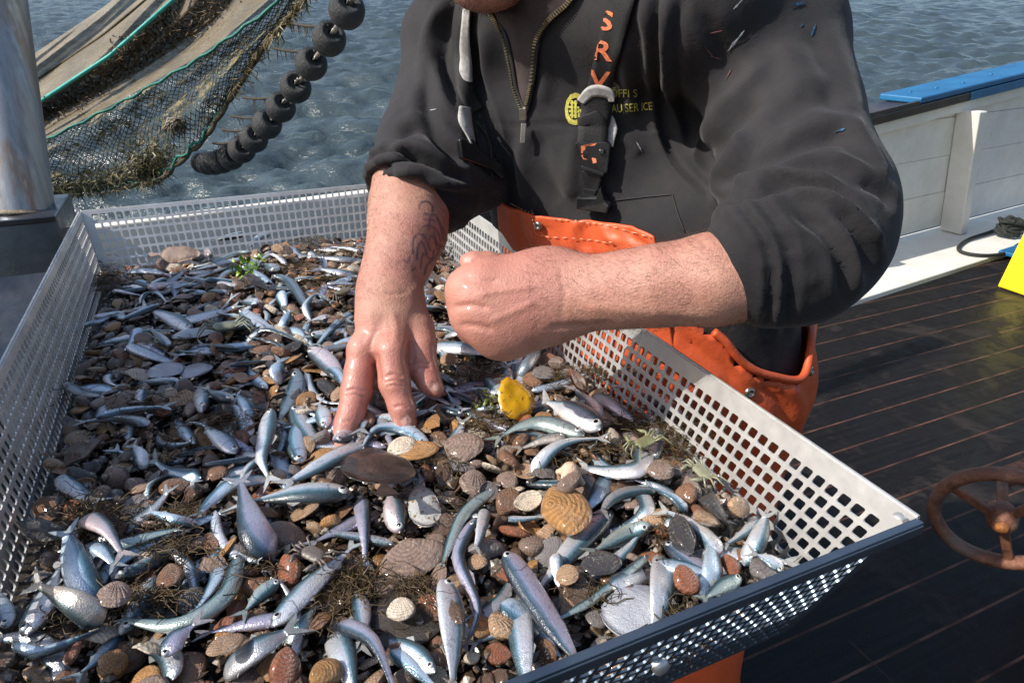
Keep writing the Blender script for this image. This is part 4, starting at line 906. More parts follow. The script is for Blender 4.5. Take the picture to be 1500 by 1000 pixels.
def outfit():
    blk = simple('black_webbing', (.012, .012, .013), .75, var=.4, scale=40, bump=.7, bd=.001, bscale=500)
    org = simple('orange_print', (.75, .20, .09), .7, var=.25, scale=300, bump=.4); gry = simple('grey_webbing', (.38, .37, .36), .8, var=.25, scale=200, bump=.6, bscale=700)
    yel = simple('yellow_print', (.55, .50, .10), .7, var=.3, scale=250, bump=.3); brass = simple('zip_teeth', (.42, .34, .20), .35, .85, var=.4, scale=300, bump=.3)
    plas = simple('black_plastic', (.010, .011, .012), .28, var=.4, scale=60, bump=.25)
    tee = simple('brown_tee_shirt', (.055, .038, .037), .85, var=.25, scale=25, bump=.5, bscale=600)
    tape = simple('zip_tape', (.012, .012, .013), .8, var=.3, bump=.3)
    # shirt in the open collar
    L = [(712, -10), (722, 22), (740, 50), (750, 90), (757, 130), (769, 165)]; Rr = [(850, -30), (836, 2), (806, 28), (788, 60), (783, 110), (771, 165)]
    v = []; f = []; a = catmull([(x, y, 0) for x, y in L], 6); b = catmull([(x, y, 0) for x, y in Rr], 6); n = 10
    for i in range(len(a)):
        for k in range(n + 1):
            q = a[i].lerp(b[i], k / n); v.append(hit(q.x, q.y, .0028 + .002 * math.sin(k / n * 3.14), None)[0])
    f = [(i * (n + 1) + k, i * (n + 1) + k + 1, (i + 1) * (n + 1) + k + 1, (i + 1) * (n + 1) + k) for i in range(len(a) - 1) for k in range(n)]
    up(mesh('tee_shirt', v, f, tee))
    for line in (L, Rr):
        o, A = ribbon('zip_tape', line, 9, .0052, tape, .002); mb = MB(); cc = A[:, 2]; acc = 0
        pts = [Vector(p) for p in cc]
        for i in range(len(pts) - 1):
            sg = pts[i + 1] - pts[i]; m_ = max(1, int(sg.length / .0026))
            for k in range(m_):
                q = pts[i] + sg * (k / m_); w = Vector(A[i, 4] - A[i, 0]).normalized(); nn = w.cross(sg.normalized()); nn = -nn if nn.dot(q - Vector((0, 0, CAMZ))) > 0 else nn
                mb.box(q + nn * .0022, w * .0026, sg.normalized() * .0007, nn * .0011)
        z = mb.build('zip_teeth', brass, None, False); up(z); z['kind'] = 'stuff'
    q = hit(770, 168, .008)[0]; mb = MB(); mb.box(q, (.0045, 0, 0), Vector((0, -.3, 1)) * .008, (0, .002, 0)); mb.build
    o = up(mb.build('zip_slider', simple('zip_metal', (.5, .48, .45), .3, .9, bump=.2), None, False, .001))
    a_, b_ = hit(771, 178, .010)[0], hit(767, 209, .009)[0]; mb = MB(); d = b_ - a_; mb.box((a_ + b_) / 2, Vector((.0035, 0, 0)), d / 2, d.cross(Vector((1, 0, 0))).normalized() * .001); up(mb.build('zip_pull', bpy.data.materials['zip_metal'], None, False, .0008))
    # near brace
    S1 = [(930, -40), (915, 0), (903, 40), (892, 80), (880, 125), (876, 150)]
    o, A = ribbon('brace_strap', S1, 36, .006, blk, .002)
    SB = bvh_of(A.reshape(-1, 3), [(i * 5 + k, i * 5 + k + 1, (i + 1) * 5 + k + 1, (i + 1) * 5 + k) for i in range(len(A) - 1) for k in range(4)])
    for ch, x, y, sz in (('S', 879, 42, 39), ('R', 869, 85, 40), ('V', 866, 127, 37)): text_decal('brace_letter', ch, (x - 4, y), sz, org, .12, .0022, SB, .02, 1.3)
    ribbon('grey_loop', [(853, 146), (866, 131), (880, 128), (897, 133), (899, 144)], [12, 16, 18, 16, 12], .013, gry, .003)
    ribbon('strap_fold', [(876, 140), (876, 160), (872, 175)], 44, .012, blk, .003)
    ribbon('grey_tail', [(894, 168), (898, 190), (896, 214)], [8, 16, 9], .010, gry, .002)
    ribbon('strap_fold', [(862, 165), (870, 185), (868, 212)], [30, 44, 46], .015, blk, .004)
    ribbon('grey_tail', [(856, 165), (852, 180)], [8, 5], .011, gry, .002)
    def px_box(name, pts, off, th, mat, bev=.002):
        c = [hit(x, y, off)[0] for x, y in pts]; n = (c[1] - c[0]).cross(c[2] - c[0]).normalized(); n = -n if n.dot(ray(*pts[0])) > 0 else n
        k = len(c); v = c + [q + n * th for q in c]; f = [tuple(range(k)), tuple(reversed(range(k, 2 * k)))] + [(i, (i + 1) % k, k + (i + 1) % k, k + i) for i in range(k)]
        bm = bmesh.new(); vs = [bm.verts.new(q) for q in v]; [bm.faces.new([vs[j] for j in q]) for q in f]; bmesh.ops.recalc_face_normals(bm, faces=bm.faces[:]); me = bpy.data.meshes.new(name); bm.to_mesh(me); bm.free()
        o = link(name, me, mat, None, False); md = o.modifiers.new('b', 'BEVEL'); md.width = bev; md.segments = 2; return up(o)
    px_box('buckle_frame', [(844, 206), (852, 244), (888, 254), (893, 250), (898, 210), (893, 204)], .010, .007, plas)
    decal('brace_letter', [[(849, 211), (876, 208), (874, 211), (860, 213), (862, 219), (850, 222)], [(850, 225), (858, 223), (866, 229), (876, 231), (877, 237), (872, 238), (871, 233), (855, 231)]], org, .0185)
    px_box('buckle_bar', [(853, 240), (854, 246), (888, 256), (889, 250)], .014, .007, plas, .001)
    px_box('buckle_tongue', [(856, 246), (859, 285), (879, 291), (886, 254)], .009, .006, plas); px_box('buckle_latch', [(857, 271), (858, 281), (876, 285), (878, 276)], .014, .003, plas, .001)
    px_box('buckle_base', [(849, 281), (852, 300), (897, 308), (900, 296), (893, 290), (886, 268), (880, 283)], .011, .010, plas, .002)
    px_box('buckle_stud', [(880, 217), (880, 226), (888, 227), (889, 217)], .016, .005, plas, .002)
    # far brace: shaded webbing with a grey lining and loose cords
    ribbon('brace_strap', [(690, -30), (684, 0), (678, 50), (676, 105), (683, 140), (697, 165)], [22, 24, 24, 18, 24, 22], .006, blk, .002)
    ribbon('grey_tail', [(688, 10), (683, 60), (681, 105), (684, 122)], [10, 14, 12, 6], .010, gry, .0015)
    ribbon('grey_tail', [(676, 160), (680, 185), (688, 212)], [15, 14, 8], .010, gry, .0015)
    px_box('buckle_frame', [(668, 205), (672, 235), (712, 250), (730, 262), (733, 245), (700, 225), (684, 205)], .006, .008, plas)
    for l in ([(698, 180), (712, 205), (718, 235), (718, 262)], [(706, 185), (716, 215), (730, 240), (738, 262)], [(696, 190), (706, 225), (726, 236), (735, 232)]):
        mb = MB(); mb.tube([hit(q.x, q.y, .006)[0] for q in catmull([(x, y, 0) for x, y in l], 6)], .0015, 6); up(mb.build('cord', blk))
    # print on the chest
    text_decal('chest_emblem', 'G', (825, 181), 66, yel, .06, .0015, None, .012, .56)
    decal('chest_emblem', [[(836, 149), (846, 149), (846, 152), (836, 152)], [(833, 155), (849, 156), (849, 159), (833, 158)], [(834, 161), (849, 162), (849, 165), (834, 164)], [(835, 167), (846, 168), (846, 171), (835, 170)], [(837, 147), (840, 147), (840, 173), (837, 173)], [(842, 147), (845, 147), (845, 173), (842, 173)]], yel, .0017)
    text_decal('chest_print', 'ÖFFI S', (894, 142), 17, yel, .0, .0015, None, .006, .84); text_decal('chest_print', 'AU SER ICE', (896, 165), 17, yel, -.07, .0015, None, .006, .72)
    # paint flecks on the sleeve
    bl = simple('blue_fleck', (.015, .07, .15), .7, var=.5, scale=300, bump=.2); pk = simple('pink_fleck', (.16, .06, .06), .8, var=.5, scale=300, bump=.2); wh = simple('grey_fleck', (.30, .32, .36), .6, var=.4, scale=300, bump=.2)
    rr = random.Random(8)
    def fleck(x0, y0, x1, y1, w, mat):
        n = 7; up_ = []; dn = []; L = math.hypot(x1 - x0, y1 - y0); nx, ny = -(y1 - y0) / L, (x1 - x0) / L
        for i in range(n):
            t = i / (n - 1); wv = w * math.sin(math.pi * (t * .9 + .05)) * rr.uniform(.2, 1); up_.append((x0 + (x1 - x0) * t + nx * wv, y0 + (y1 - y0) * t + ny * wv)); dn.append((x0 + (x1 - x0) * t - nx * wv * rr.uniform(0, 1), y0 + (y1 - y0) * t - ny * wv))
        decal('paint_fleck', [[up_[i], up_[i + 1], dn[i + 1], dn[i]] for i in range(n - 1)], mat, .0012, None, .0004)
    for q in ((1158, 9, 1178, 4, 2.5, bl), (1172, 40, 1176, 35, 1.5, bl), (1188, 53, 1194, 36, 2.5, bl), (1222, 193, 1238, 189, 2.5, bl), (1000, 188, 1012, 187, 1.8, bl), (1066, 75, 1090, 45, 3, wh), (1074, 14, 1088, -1, 2.5, wh), (1032, 68, 1045, 84, 1.2, pk), (1040, 82, 1058, 88, 1.3, pk), (1040, 49, 1058, 45, 1.3, pk), (1062, 118, 1072, 100, 1.2, pk), (932, 208, 940, 222, .8, wh), (630, 162, 640, 160, 1, wh)): fleck(*q)
    # kangaroo pocket edge stitch
    for l in ([(902, 293), (950, 288), (985, 285)], [(985, 285), (992, 310), (1003, 340)]): ribbon('pocket_seam', l, 1.8, .0015, blk, .0008)
outfit()

def trousers():
    m = NT('orange_oilskin'); n = m.noise(12, 6, .6)
    c = m.ramp(n, [(.3, (.50, .072, .022)), (.7, (.66, .115, .035))]); c = m.mix(m.ramp(m.noise(80, 6, .8), [(.64, 0), (.7, .5)]), c, (.25, .06, .03))
    m.set(col=c, rough=.50, spec=.4); b1 = m.bump(m.noise(25, 6, .6), .5, .005); m.bump(m.noise(500, 2), .1, .0005, b1); OR = m.m
    st = simple('seam_thread', (.75, .45, .30), .7, bump=.2)
    root = empty('bib_trousers', man.location); up(root)
    # lower body
    s = SDF(K(-.15, .72, -.27), K(.72, 1.50, 1.06), .0085)
    s.cone(K(.30, 1.08, .86), K(.24, 1.14, 1.02), .155, .155, .05, NF, .82); s.cone(K(.335, 1.03, .90), K(.315, 1.03, 1.0), .132, .135, .04, NF, .85); s.cone(K(.12, 1.22, .9), K(.10, 1.23, 1.02), .12, .12, .05, NF, .9)
    s.cone(K(.30, 1.09, .86), K(.23, 1.145, 1.05), .170, .172, .04, NF, .80); s.cone(K(.27, 1.03, .88), K(.285, 1.02, 1.02), .147, .145, .04, NF, .85)
    s.chain([(K(.37, 1.02, .84), .118), (K(.385, 1.02, .45), .092), (K(.40, 1.02, .02), .088), (K(.40, 1.02, -.20), .09)], .04)
    s.chain([(K(.22, 1.19, .84), .125), (K(.26, 1.22, .45), .098), (K(.30, 1.24, .02), .095), (K(.30, 1.24, -.20), .10)], .04)
    V, F = s.mesh(); V = laplace(V, F, 1)
    T0 = np.array(FR); UU = np.array(U); dist = (V - T0) @ UU; low = V[:, 2] < ZR + .008
    V = V + np.where(low & (dist < .020), .020 - dist, 0)[:, None] * UU
    N = vnormals(V, F); V = folds(V, N, [([(975, 490), (1010, 520), (1060, 560)], 9, .006), ([(1000, 495), (1040, 530), (1080, 555)], 7, -.006), ([(1110, 560), (1140, 590), (1150, 620)], 8, -.006), ([(1150, 565), (1170, 590), (1165, 620)], 8, .006), ([(1070, 540), (1110, 560), (1160, 568)], 6, .004)])
    nz = np.array([noise.noise(Vector(p) * 7) * .006 for p in V]); V = V + N * nz[:, None]
    # waist opening: keep what lies below the dipping side edge
    px, py, d = proj(V)
    ex = [(900, 350), (975, 440), (1045, 484), (1062, 498), (1082, 524), (1105, 542), (1135, 551), (1165, 556), (1178, 540), (1184, 500), (1192, 470), (1230, 470)]
    lim = np.interp(px, [a for a, _ in ex], [b for _, b in ex]); view = V - np.array([0, 0, CAMZ]); fr = (N * view).sum(1) < 0
    cut = np.where(fr, py < lim, V[:, 2] > K(0, 0, .965).z); keep = ~cut[F].any(1); F2 = F[keep]
    used = np.unique(F2); mp_ = -np.ones(len(V), int); mp_[used] = np.arange(len(used)); o = np_mesh('trouser_body', V[used], mp_[F2], OR); adopt(o, root); md = o.modifiers.new('s', 'SOLIDIFY'); md.thickness = .003; md.offset = 1
    TB = bvh_of(V, F)
    # hem round the side opening with a snap
    pts = [hit(x, y, .006, TB)[0] for x, y in ex[2:-1]]; mb = MB(); mb.tube(catmull(pts, 4), .0055, 8); adopt(mb.build('hem', OR), root)
    def snap(x, y, bv, r, off, nm='snap_button'):
        q, n = hit(x, y, off, bv); mb = MB(); mb.lathe([(0, .0005), (r * .35, .0008), (r * .45, .0032), (r * .7, .0036), (r, .002), (r * 1.05, 0)], q, n, 20); adopt(mb.build(nm, simple('snap_metal', (.30, .27, .22), .3, .9, bump=.2), None), root)
    snap(1097, 574, TB, .0075, .004); snap(1184, 543, TB, .0065, .004)
    # the bib, standing on the belly
    top = [(738, 274), (745, 292), (765, 302), (800, 311), (850, 317), (905, 325), (940, 334), (966, 345)]
    bot = [(742, 330), (770, 372), (800, 400), (840, 430), (880, 455), (915, 470), (960, 492), (990, 505)]
    a = catmull([(x, y, 0) for x, y in top], 8); b = catmull([(x, y, 0) for x, y in bot], 8); n = 40; G = np.zeros((len(a), n + 1, 3))
    for i in range(len(a)):
        for k in range(n + 1):
            q = a[i].lerp(b[i], k / n); G[i, k] = hit(q.x, q.y, .024, TRB)[0]
    for _ in range(10):
        G[1:-1] = G[1:-1] * .5 + (G[:-2] + G[2:]) * .25; G[:, 1:-1] = G[:, 1:-1] * .5 + (G[:, :-2] + G[:, 2:]) * .25
    dd = (G - T0) @ UU; G += np.where((G[..., 2] < ZR + .006) & (dd < .014), .014 - dd, 0)[..., None] * UU
    V = G.reshape(-1, 3); F = np.array([(i * (n + 1) + k, i * (n + 1) + k + 1, (i + 1) * (n + 1) + k + 1, (i + 1) * (n + 1) + k) for i in range(len(a) - 1) for k in range(n)])
    N = vnormals(V, F)
    if (N @ NF).mean() < 0: F = F[:, ::-1]; N = -N
    V = folds(V, N, [([(757, 310), (760, 340), (775, 370)], 5, -.005), ([(783, 315), (785, 345), (800, 372)], 4, .004), ([(845, 322), (838, 345), (835, 370)], 6, .006), ([(860, 325), (856, 345), (862, 368)], 5, -.005), ([(885, 328), (890, 345), (905, 356)], 6, .006), ([(920, 334), (925, 348), (945, 358)], 5, -.004), ([(800, 330), (803, 350), (815, 368)], 6, -.003)])
    o = np_mesh('bib', V, F, OR); adopt(o, root); md = o.modifiers.new('s', 'SOLIDIFY'); md.thickness = .0035
    BB = bvh_of(V, F)
    def stitch(l, nm='stitching'):
        mb = MB(); pts = [hit(q.x, q.y, .0032, BB)[0] for q in catmull([(x, y, 0) for x, y in l], 10)]
        for i in range(0, len(pts) - 1, 2): mb.tube([pts[i], pts[i + 1]], .0005, 5)
        adopt(mb.build(nm, st), root)
    stitch([(748, 298), (768, 308), (800, 318), (850, 324), (900, 332), (962, 350)]); stitch([(779, 308), (783, 330), (792, 344), (850, 349), (900, 355)])
    snap(790, 329, BB, .0062, .0035)
    # boots
    bt = simple('dark_rubber_boot', (.02, .02, .02), .35, var=.4, bump=.2)
    for q in (K(.40, 1.02, 0), K(.30, 1.24, 0)):
        s = SDF(Vector((q.x - .3, q.y - .3, -.01)), Vector((q.x + .2, q.y + .2, .34)), .012); s.cone((q.x, q.y, .30), (q.x, q.y, .07), .058, .05, .02); s.cone((q.x, q.y, .045), (q.x - .13, q.y - .15, .035), .045, .04, .03); s.d = np.maximum(s.d, -(s.grid()[..., 2] - .002)); v, f = s.mesh(); up(np_mesh('boot', v, f, bt))
trousers()
# ------------------------------------------------------------------ the catch
def to_tray(p): d = p - FL; return d.x * U.x + d.y * U.y, d.x * B.x + d.y * B.y
PITS = [(PZ(268, 596, .93), .030, .035), (PZ(448, 632, .93), .022, .03), (PZ(318, 610, .93), .028, .035), (PZ(640, 530, .93), .03, .025), (PZ(262, 690, .93), .02, .03), (PZ(590, 900, .93), .04, .012), (PZ(905, 860, .93), .04, .02)]
PITS += [(PZ(500, 652, .94), .022, .012), (PZ(596, 622, .94), .018, .010), (PZ(638, 570, .94), .018, .010)]
MOUNDS = [(PZ(540, 690, .93), .07, .012), (PZ(950, 620, .93), .07, .012), (PZ(430, 370, .93), .10, .012), (PZ(850, 720, .93), .06, .010), (PZ(1060, 790, .95), .09, .016), (PZ(1000, 640, .95), .06, .010), (PZ(350, 385, .93), .06, .010)]
def heap(x, y):
    a, b = (x - FL.x) * U.x + (y - FL.y) * U.y, (x - FL.x) * B.x + (y - FL.y) * B.y
    z = ZR - .101 + .007 * noise.noise(Vector((x * 11, y * 11, 1))) + .004 * noise.noise(Vector((x * 30, y * 30, 5)))
    for q, r, h in PITS: z -= h * math.exp(-((x - q.x) ** 2 + (y - q.y) ** 2) / r ** 2)
    for q, r, h in MOUNDS: z += h * math.exp(-((x - q.x) ** 2 + (y - q.y) ** 2) / r ** 2)
    return z
def on_heap(px, py, off=0.0):
    z = ZR - .105
    for _ in range(4): p = PZ(px, py, z); z = heap(p.x, p.y) + off
    return PZ(px, py, z)
def heap_mesh():
    m = NT('wet_shell_grit'); n = m.noise(60, 6, .7); v1 = m.voro(140)
    m.set(col=m.ramp(n, [(.3, (.008, .006, .004)), (.55, (.035, .024, .015)), (.75, (.10, .07, .045))]), rough=m.ramp(n, [(.3, .15), (.7, .6)]), coat=.4, coatr=.15); m.bump(m.noise(110, 8, .8), 1.0, .012)
    na, nb = 110, 200; V = []
    ok = {}
    for j in range(nb + 1):
        for i in range(na + 1):
            d = .115; x0, x1 = kS * d + .002, TW - kS * d - .002; y0, y1 = kF * d + .002, TL - kF * d - .002
            q = FL + U * (x0 + (x1 - x0) * i / na) + B * (y0 + (y1 - y0) * j / nb); z = heap(q.x, q.y) - .014 + .006 * noise.noise(Vector((q.x * 60, q.y * 60, 2)))
            V.append((q.x, q.y, z))
    F = [(j * (na + 1) + i, j * (na + 1) + i + 1, (j + 1) * (na + 1) + i + 1, (j + 1) * (na + 1) + i) for j in range(nb) for i in range(na)]
    def open_(f):
        c = Vector(V[f[0]])
        return any(math.hypot(c.x - q.x, c.y - q.y) < r * .80 for q, r, h in PITS[:3])
    F = [f for f in F if not open_(f)]
    o = mesh('shell_grit', V, F, m.m); tag(o, kind='stuff')
    rr = random.Random(12); mb = MB(); cols = []
    for _ in range(15000):
        a, b = rr.uniform(.03, TW - .03), rr.uniform(.055, TL - .055); q = FL + U * a + B * b
        if any(math.hypot(q.x - c.x, q.y - c.y) < r * .8 for c, r, h in PITS[:3]): continue
        q = Vector((q.x, q.y, heap(q.x, q.y) - .011 + rr.uniform(-.003, .014))); r = rr.uniform(.0025, .0085)
        n = Vector((rr.gauss(0, .5), rr.gauss(0, .5), 1)).normalized(); e1 = n.orthogonal().normalized(); e2 = n.cross(e1); k = rr.choice((4, 5, 6)); a0 = rr.uniform(0, 6.28)
        ring = [q + (e1 * math.cos(a0 + 6.283 * i / k) * rr.uniform(.6, 1) + e2 * math.sin(a0 + 6.283 * i / k) * rr.uniform(.5, 1)) * r for i in range(k)]
        mb.add([q + n * r * .4] + ring, [(0, i + 1, (i + 1) % k + 1) for i in range(k)])
    m2 = NT('shell_chips'); vv = m2.voro(160, None, 'F1', 'Color'); sp = m2.n('ShaderNodeSeparateColor'); m2.l(vv, sp.inputs[0])
    m2.set(col=m2.ramp(sp.outputs[0], [(0, (.03, .02, .012)), (.35, (.09, .055, .03)), (.6, (.16, .12, .085)), (.8, (.05, .045, .04)), (.97, (.34, .29, .23))]), rough=.28, coat=.5, coatr=.1); m2.bump(m2.noise(300, 3), .4, .001)
    tag(mb.build('shell_chips', m2.m, None, False), kind='stuff')
heap_mesh()

# --- fish material: back, flank and belly pigment belong to the skin
def fish_mat():
    m = NT('fish_skin'); dv = m.attr('dv'); sl = m.attr('sl'); oc = m.n('ShaderNodeObjectInfo').outputs['Color']
    nz = m.noise(90, 4, .6); d2 = m.math('ADD', dv, m.math('MULTIPLY', m.math('SUBTRACT', nz, .5), .18))
    c = m.ramp(d2, [(0, (.88, .87, .86)), (.36, (.78, .79, .81)), (.56, (.58, .63, .69)), (.66, (.16, .28, .35)), (.77, (.022, .070, .090)), (1, (.008, .014, .018))])
    pk = m.ramp(m.noise(26, 3), [(.50, 0), (.75, .30)]); c = m.mix(pk, c, (.75, .58, .60), 'MULTIPLY'); c = m.mix(m.ramp(m.voro(850), [(.15, .0), (.6, .16)]), c, (.16, .18, .20)); c = m.mix(m.ramp(m.noise(130, 6, .8), [(.55, 0), (.68, .5)]), c, (.10, .10, .10))
    c = m.mix(.9, c, oc, 'MULTIPLY')
    # head: gill plate shading edge and darker snout pigment
    g = m.math('LESS_THAN', m.math('ABSOLUTE', m.math('SUBTRACT', m.math('ADD', sl, m.math('MULTIPLY', m.math('ABSOLUTE', m.math('SUBTRACT', dv, .45)), .10)), .235)), .006)
    c = m.mix(m.math('MULTIPLY', g, .6), c, (.05, .04, .05)); c = m.mix(m.ramp(sl, [(0, .55), (.07, 0)]), c, (.12, .09, .08))
    c = m.mix(m.ramp(sl, [(.93, 0), (1, .6)]), c, (.16, .15, .13))
    f = m.ramp(d2, [(.5, .60), (.8, .15)])
    m.set(col=c, metal=f, rough=m.ramp(m.noise(240, 3), [(.3, .24), (.7, .44)]), coat=.55, coatr=.08, spec=.6)
    b = m.bump(m.voro(850), .4, .0007); m.bump(m.noise(45, 4), .25, .0025, b); return m.m
FISH = fish_mat()
FIN = NT('fish_fin'); FIN.set(col=FIN.mix(.8, FIN.ramp(FIN.noise(200, 4), [(.3, (.22, .23, .22)), (.7, (.42, .42, .40))]), FIN.n('ShaderNodeObjectInfo').outputs['Color'], 'MULTIPLY'), rough=.3, coat=.6, trans=.15); FIN.bump(FIN.noise(400, 2), .5, .001); FIN = FIN.m
EYE1 = simple('eye_silver', (.62, .62, .60), .25, .4, var=.2, bump=0); EYE2 = simple('eye_pupil', (.004, .004, .005), .06, bump=0)
PROF = {'sprat': [(0, .16), (.03, .40), (.08, .64), (.16, .86), (.28, 1.0), (.42, 1.0), (.56, .88), (.70, .66), (.82, .42), (.91, .26), (1, .20)],
        'eel': [(0, .20), (.03, .5), (.08, .8), (.2, 1.0), (.5, 1.0), (.75, .82), (.9, .5), (1, .25)],
        'goby': [(0, .35), (.03, .70), (.08, .95), (.15, 1.05), (.25, 1.0), (.45, .85), (.65, .62), (.85, .36), (1, .25)],
        'cut': [(0, .15), (.03, .55), (.08, .82), (.2, 1.0), (.5, .92), (.75, .72), (.92, .45), (1, .35)],
        'tail': [(0, .2), (.04, .65), (.12, 1.0), (.3, .9), (.55, .66), (.8, .36), (1, .22)]}
def fish_geo(spine, halfw, style, side, thick, up_axis=None, eye=True):
    """spine: list of Vectors head->tail, lying on its side; side=+1 puts the back on the left of the head->tail line"""
    n = 26; cum = [0.0]
    for a, b in zip(spine[:-1], spine[1:]): cum.append(cum[-1] + (b - a).length)
    L = cum[-1]
    def at(t):
        d = t * L
        for i in range(len(spine) - 1):
            if d <= cum[i + 1] + 1e-9: k = (d - cum[i]) / max(cum[i + 1] - cum[i], 1e-9); return spine[i].lerp(spine[i + 1], k)
        return spine[-1]
    pr = PROF[style]; M = 14; V = []; DV = []; SLv = []
    Z = Vector(up_axis) if up_axis is not None else Vector((0, 0, 1))
    ts = [0] + list(np.linspace(.012, 1, n - 1))
    for t in ts:
        p = at(t); tn = (at(min(1, t + .03)) - at(max(0, t - .03))).normalized(); dn = (Z.cross(tn)).normalized(); zu = tn.cross(dn).normalized(); zu = -zu if zu.dot(Z) < 0 else zu
        h = halfw * np.interp(t, [a for a, _ in pr], [b for _, b in pr]); th = h * thick * (1.0 if t < .6 else 1 - .45 * (t - .6) / .4)
        if t == 0: h *= .35; th *= .5
        for k in range(M):
            a = 2 * math.pi * k / M; c, s_ = math.cos(a), math.sin(a)
            V.append(p + dn * side * h * c * (1 if c > 0 else 1.08) + zu * th * math.copysign(abs(s_) ** .85, s_)); DV.append(.5 + .5 * c); SLv.append(t if style not in ('cut', 'tail') else .3 + t * .6)
    F = [(i * M + k, i * M + (k + 1) % M, (i + 1) * M + (k + 1) % M, (i + 1) * M + k) for i in range(n - 1) for k in range(M)] + [tuple(range(M)), tuple(reversed(range((n - 1) * M, n * M)))]
    if side < 0: F = [tuple(reversed(f)) for f in F]
    # tail fin
    p = at(1); tn = (at(1) - at(.94)).normalized(); dn = Z.cross(tn).normalized(); zu = tn.cross(dn); fl = halfw * (1.35 if style != 'eel' else .9); tv = []
    ff = .28 if style != 'eel' else .5
    outl = [(-.0, .16), (.45, .55), (1.15, 1.0), (.95, .62), (.50, .0), (.95, -.62), (1.15, -1.0), (.45, -.55), (0, -.16)]
    top = [p + tn * (x * fl - .02 * L) + dn * y * fl * .75 + zu * halfw * .05 for x, y in outl]; bot = [q - zu * halfw * .10 for q in top]; k = len(outl)
    tf = [(0, 1, 3, 4), (1, 2, 3), (4, 5, 7, 8), (5, 6, 7), (0, 4, 8)]; TF = tf + [tuple(reversed([i + k for i in f])) for f in tf] + [(i, k + i, k + (i + 1) % k, (i + 1) % k) for i in range(k)]
    # dorsal and belly fin
    fins = []
    if style in ('sprat', 'goby', 'cut'):
        for t0, t1, sg, hgt in ((.46, .60, 1, .42), (.30, .36, -1, .38), (.66, .80, -1, .22)):
            a, b = at(t0), at(t1); dd = Z.cross((b - a).normalized()).normalized() * side * sg; h0 = halfw * np.interp(t0, [q for q, _ in pr], [r for _, r in pr]) * .92; h1 = halfw * np.interp(t1, [q for q, _ in pr], [r for _, r in pr]) * .92
            fins.append([a + dd * h0, b + dd * h1, b + dd * (h1 + halfw * hgt * .35), a.lerp(b, .45) + dd * (h0 + halfw * hgt)])
    eyes = []
    if eye and style in ('sprat', 'eel', 'goby'):
        t = .085 if style != 'eel' else .05; q = at(t); tn = (at(.12) - at(.03)).normalized(); dn = Z.cross(tn).normalized() * side; zu = Z - tn * Z.dot(tn); zu.normalize()
        h = halfw * np.interp(t, [a for a, _ in pr], [b for _, b in pr])
        eyes = [(q + dn * h * .18 + zu * h * thick * .90, zu, halfw * (.33 if style == 'sprat' else .30))]
    return V, F, DV, SLv, top + bot, TF, fins, eyes, L
def make_fish(spine, halfw, style, side, thick, col, up_axis=None, origin=None, eye=True):
    V, F, DV, SLv, TV, TF, fins, eyes, L = fish_geo(spine, halfw, style, side, thick, up_axis, eye)
    c = sum(spine, Vector()) / len(spine) if origin is None else origin
    o = mesh('small_fish', [v - c for v in V], F, FISH); o.location = c; o.color = (*col, 1)
    for nm, a in (('dv', DV), ('sl', SLv)): at = o.data.attributes.new(nm, 'FLOAT', 'POINT'); at.data.foreach_set('value', a)
    t = mesh('tail_fin', [v - c for v in TV], TF, FIN, o, False); t.color = o.color
    for q in fins: f = mesh('fin', [v - c for v in q], [(0, 1, 2, 3)], FIN, o, False); f.color = o.color; md = f.modifiers.new('s', 'SOLIDIFY'); md.thickness = .0006
    for (p, zu, r) in eyes:
        mb = MB(); mb.lathe([(r * 1.05, -r * .35), (r, 0), (r * .8, r * .28), (r * .52, r * .38)], p - c, zu, 14); n1 = len(mb.f); mb.lathe([(r * .52, r * .38), (r * .3, r * .50), (0.00001, r * .54)], p - c, zu, 14)
        e = mb.build('eye', EYE1, o); e.data.materials.append(EYE2)
        for k, pl in enumerate(e.data.polygons): pl.material_index = 1 if k >= n1 else 0
    return o, L
STY = {'silver': (.95, .97, 1.0), 'blue': (.72, .90, 1.05), 'green': (.50, .62, .58), 'dark': (.30, .38, .44), 'pink': (.92, .74, .76), 'purple': (.62, .58, .72), 'tan': (.70, .60, .50), 'grey': (.55, .56, .58), 'white': (1.1, 1.08, 1.08)}
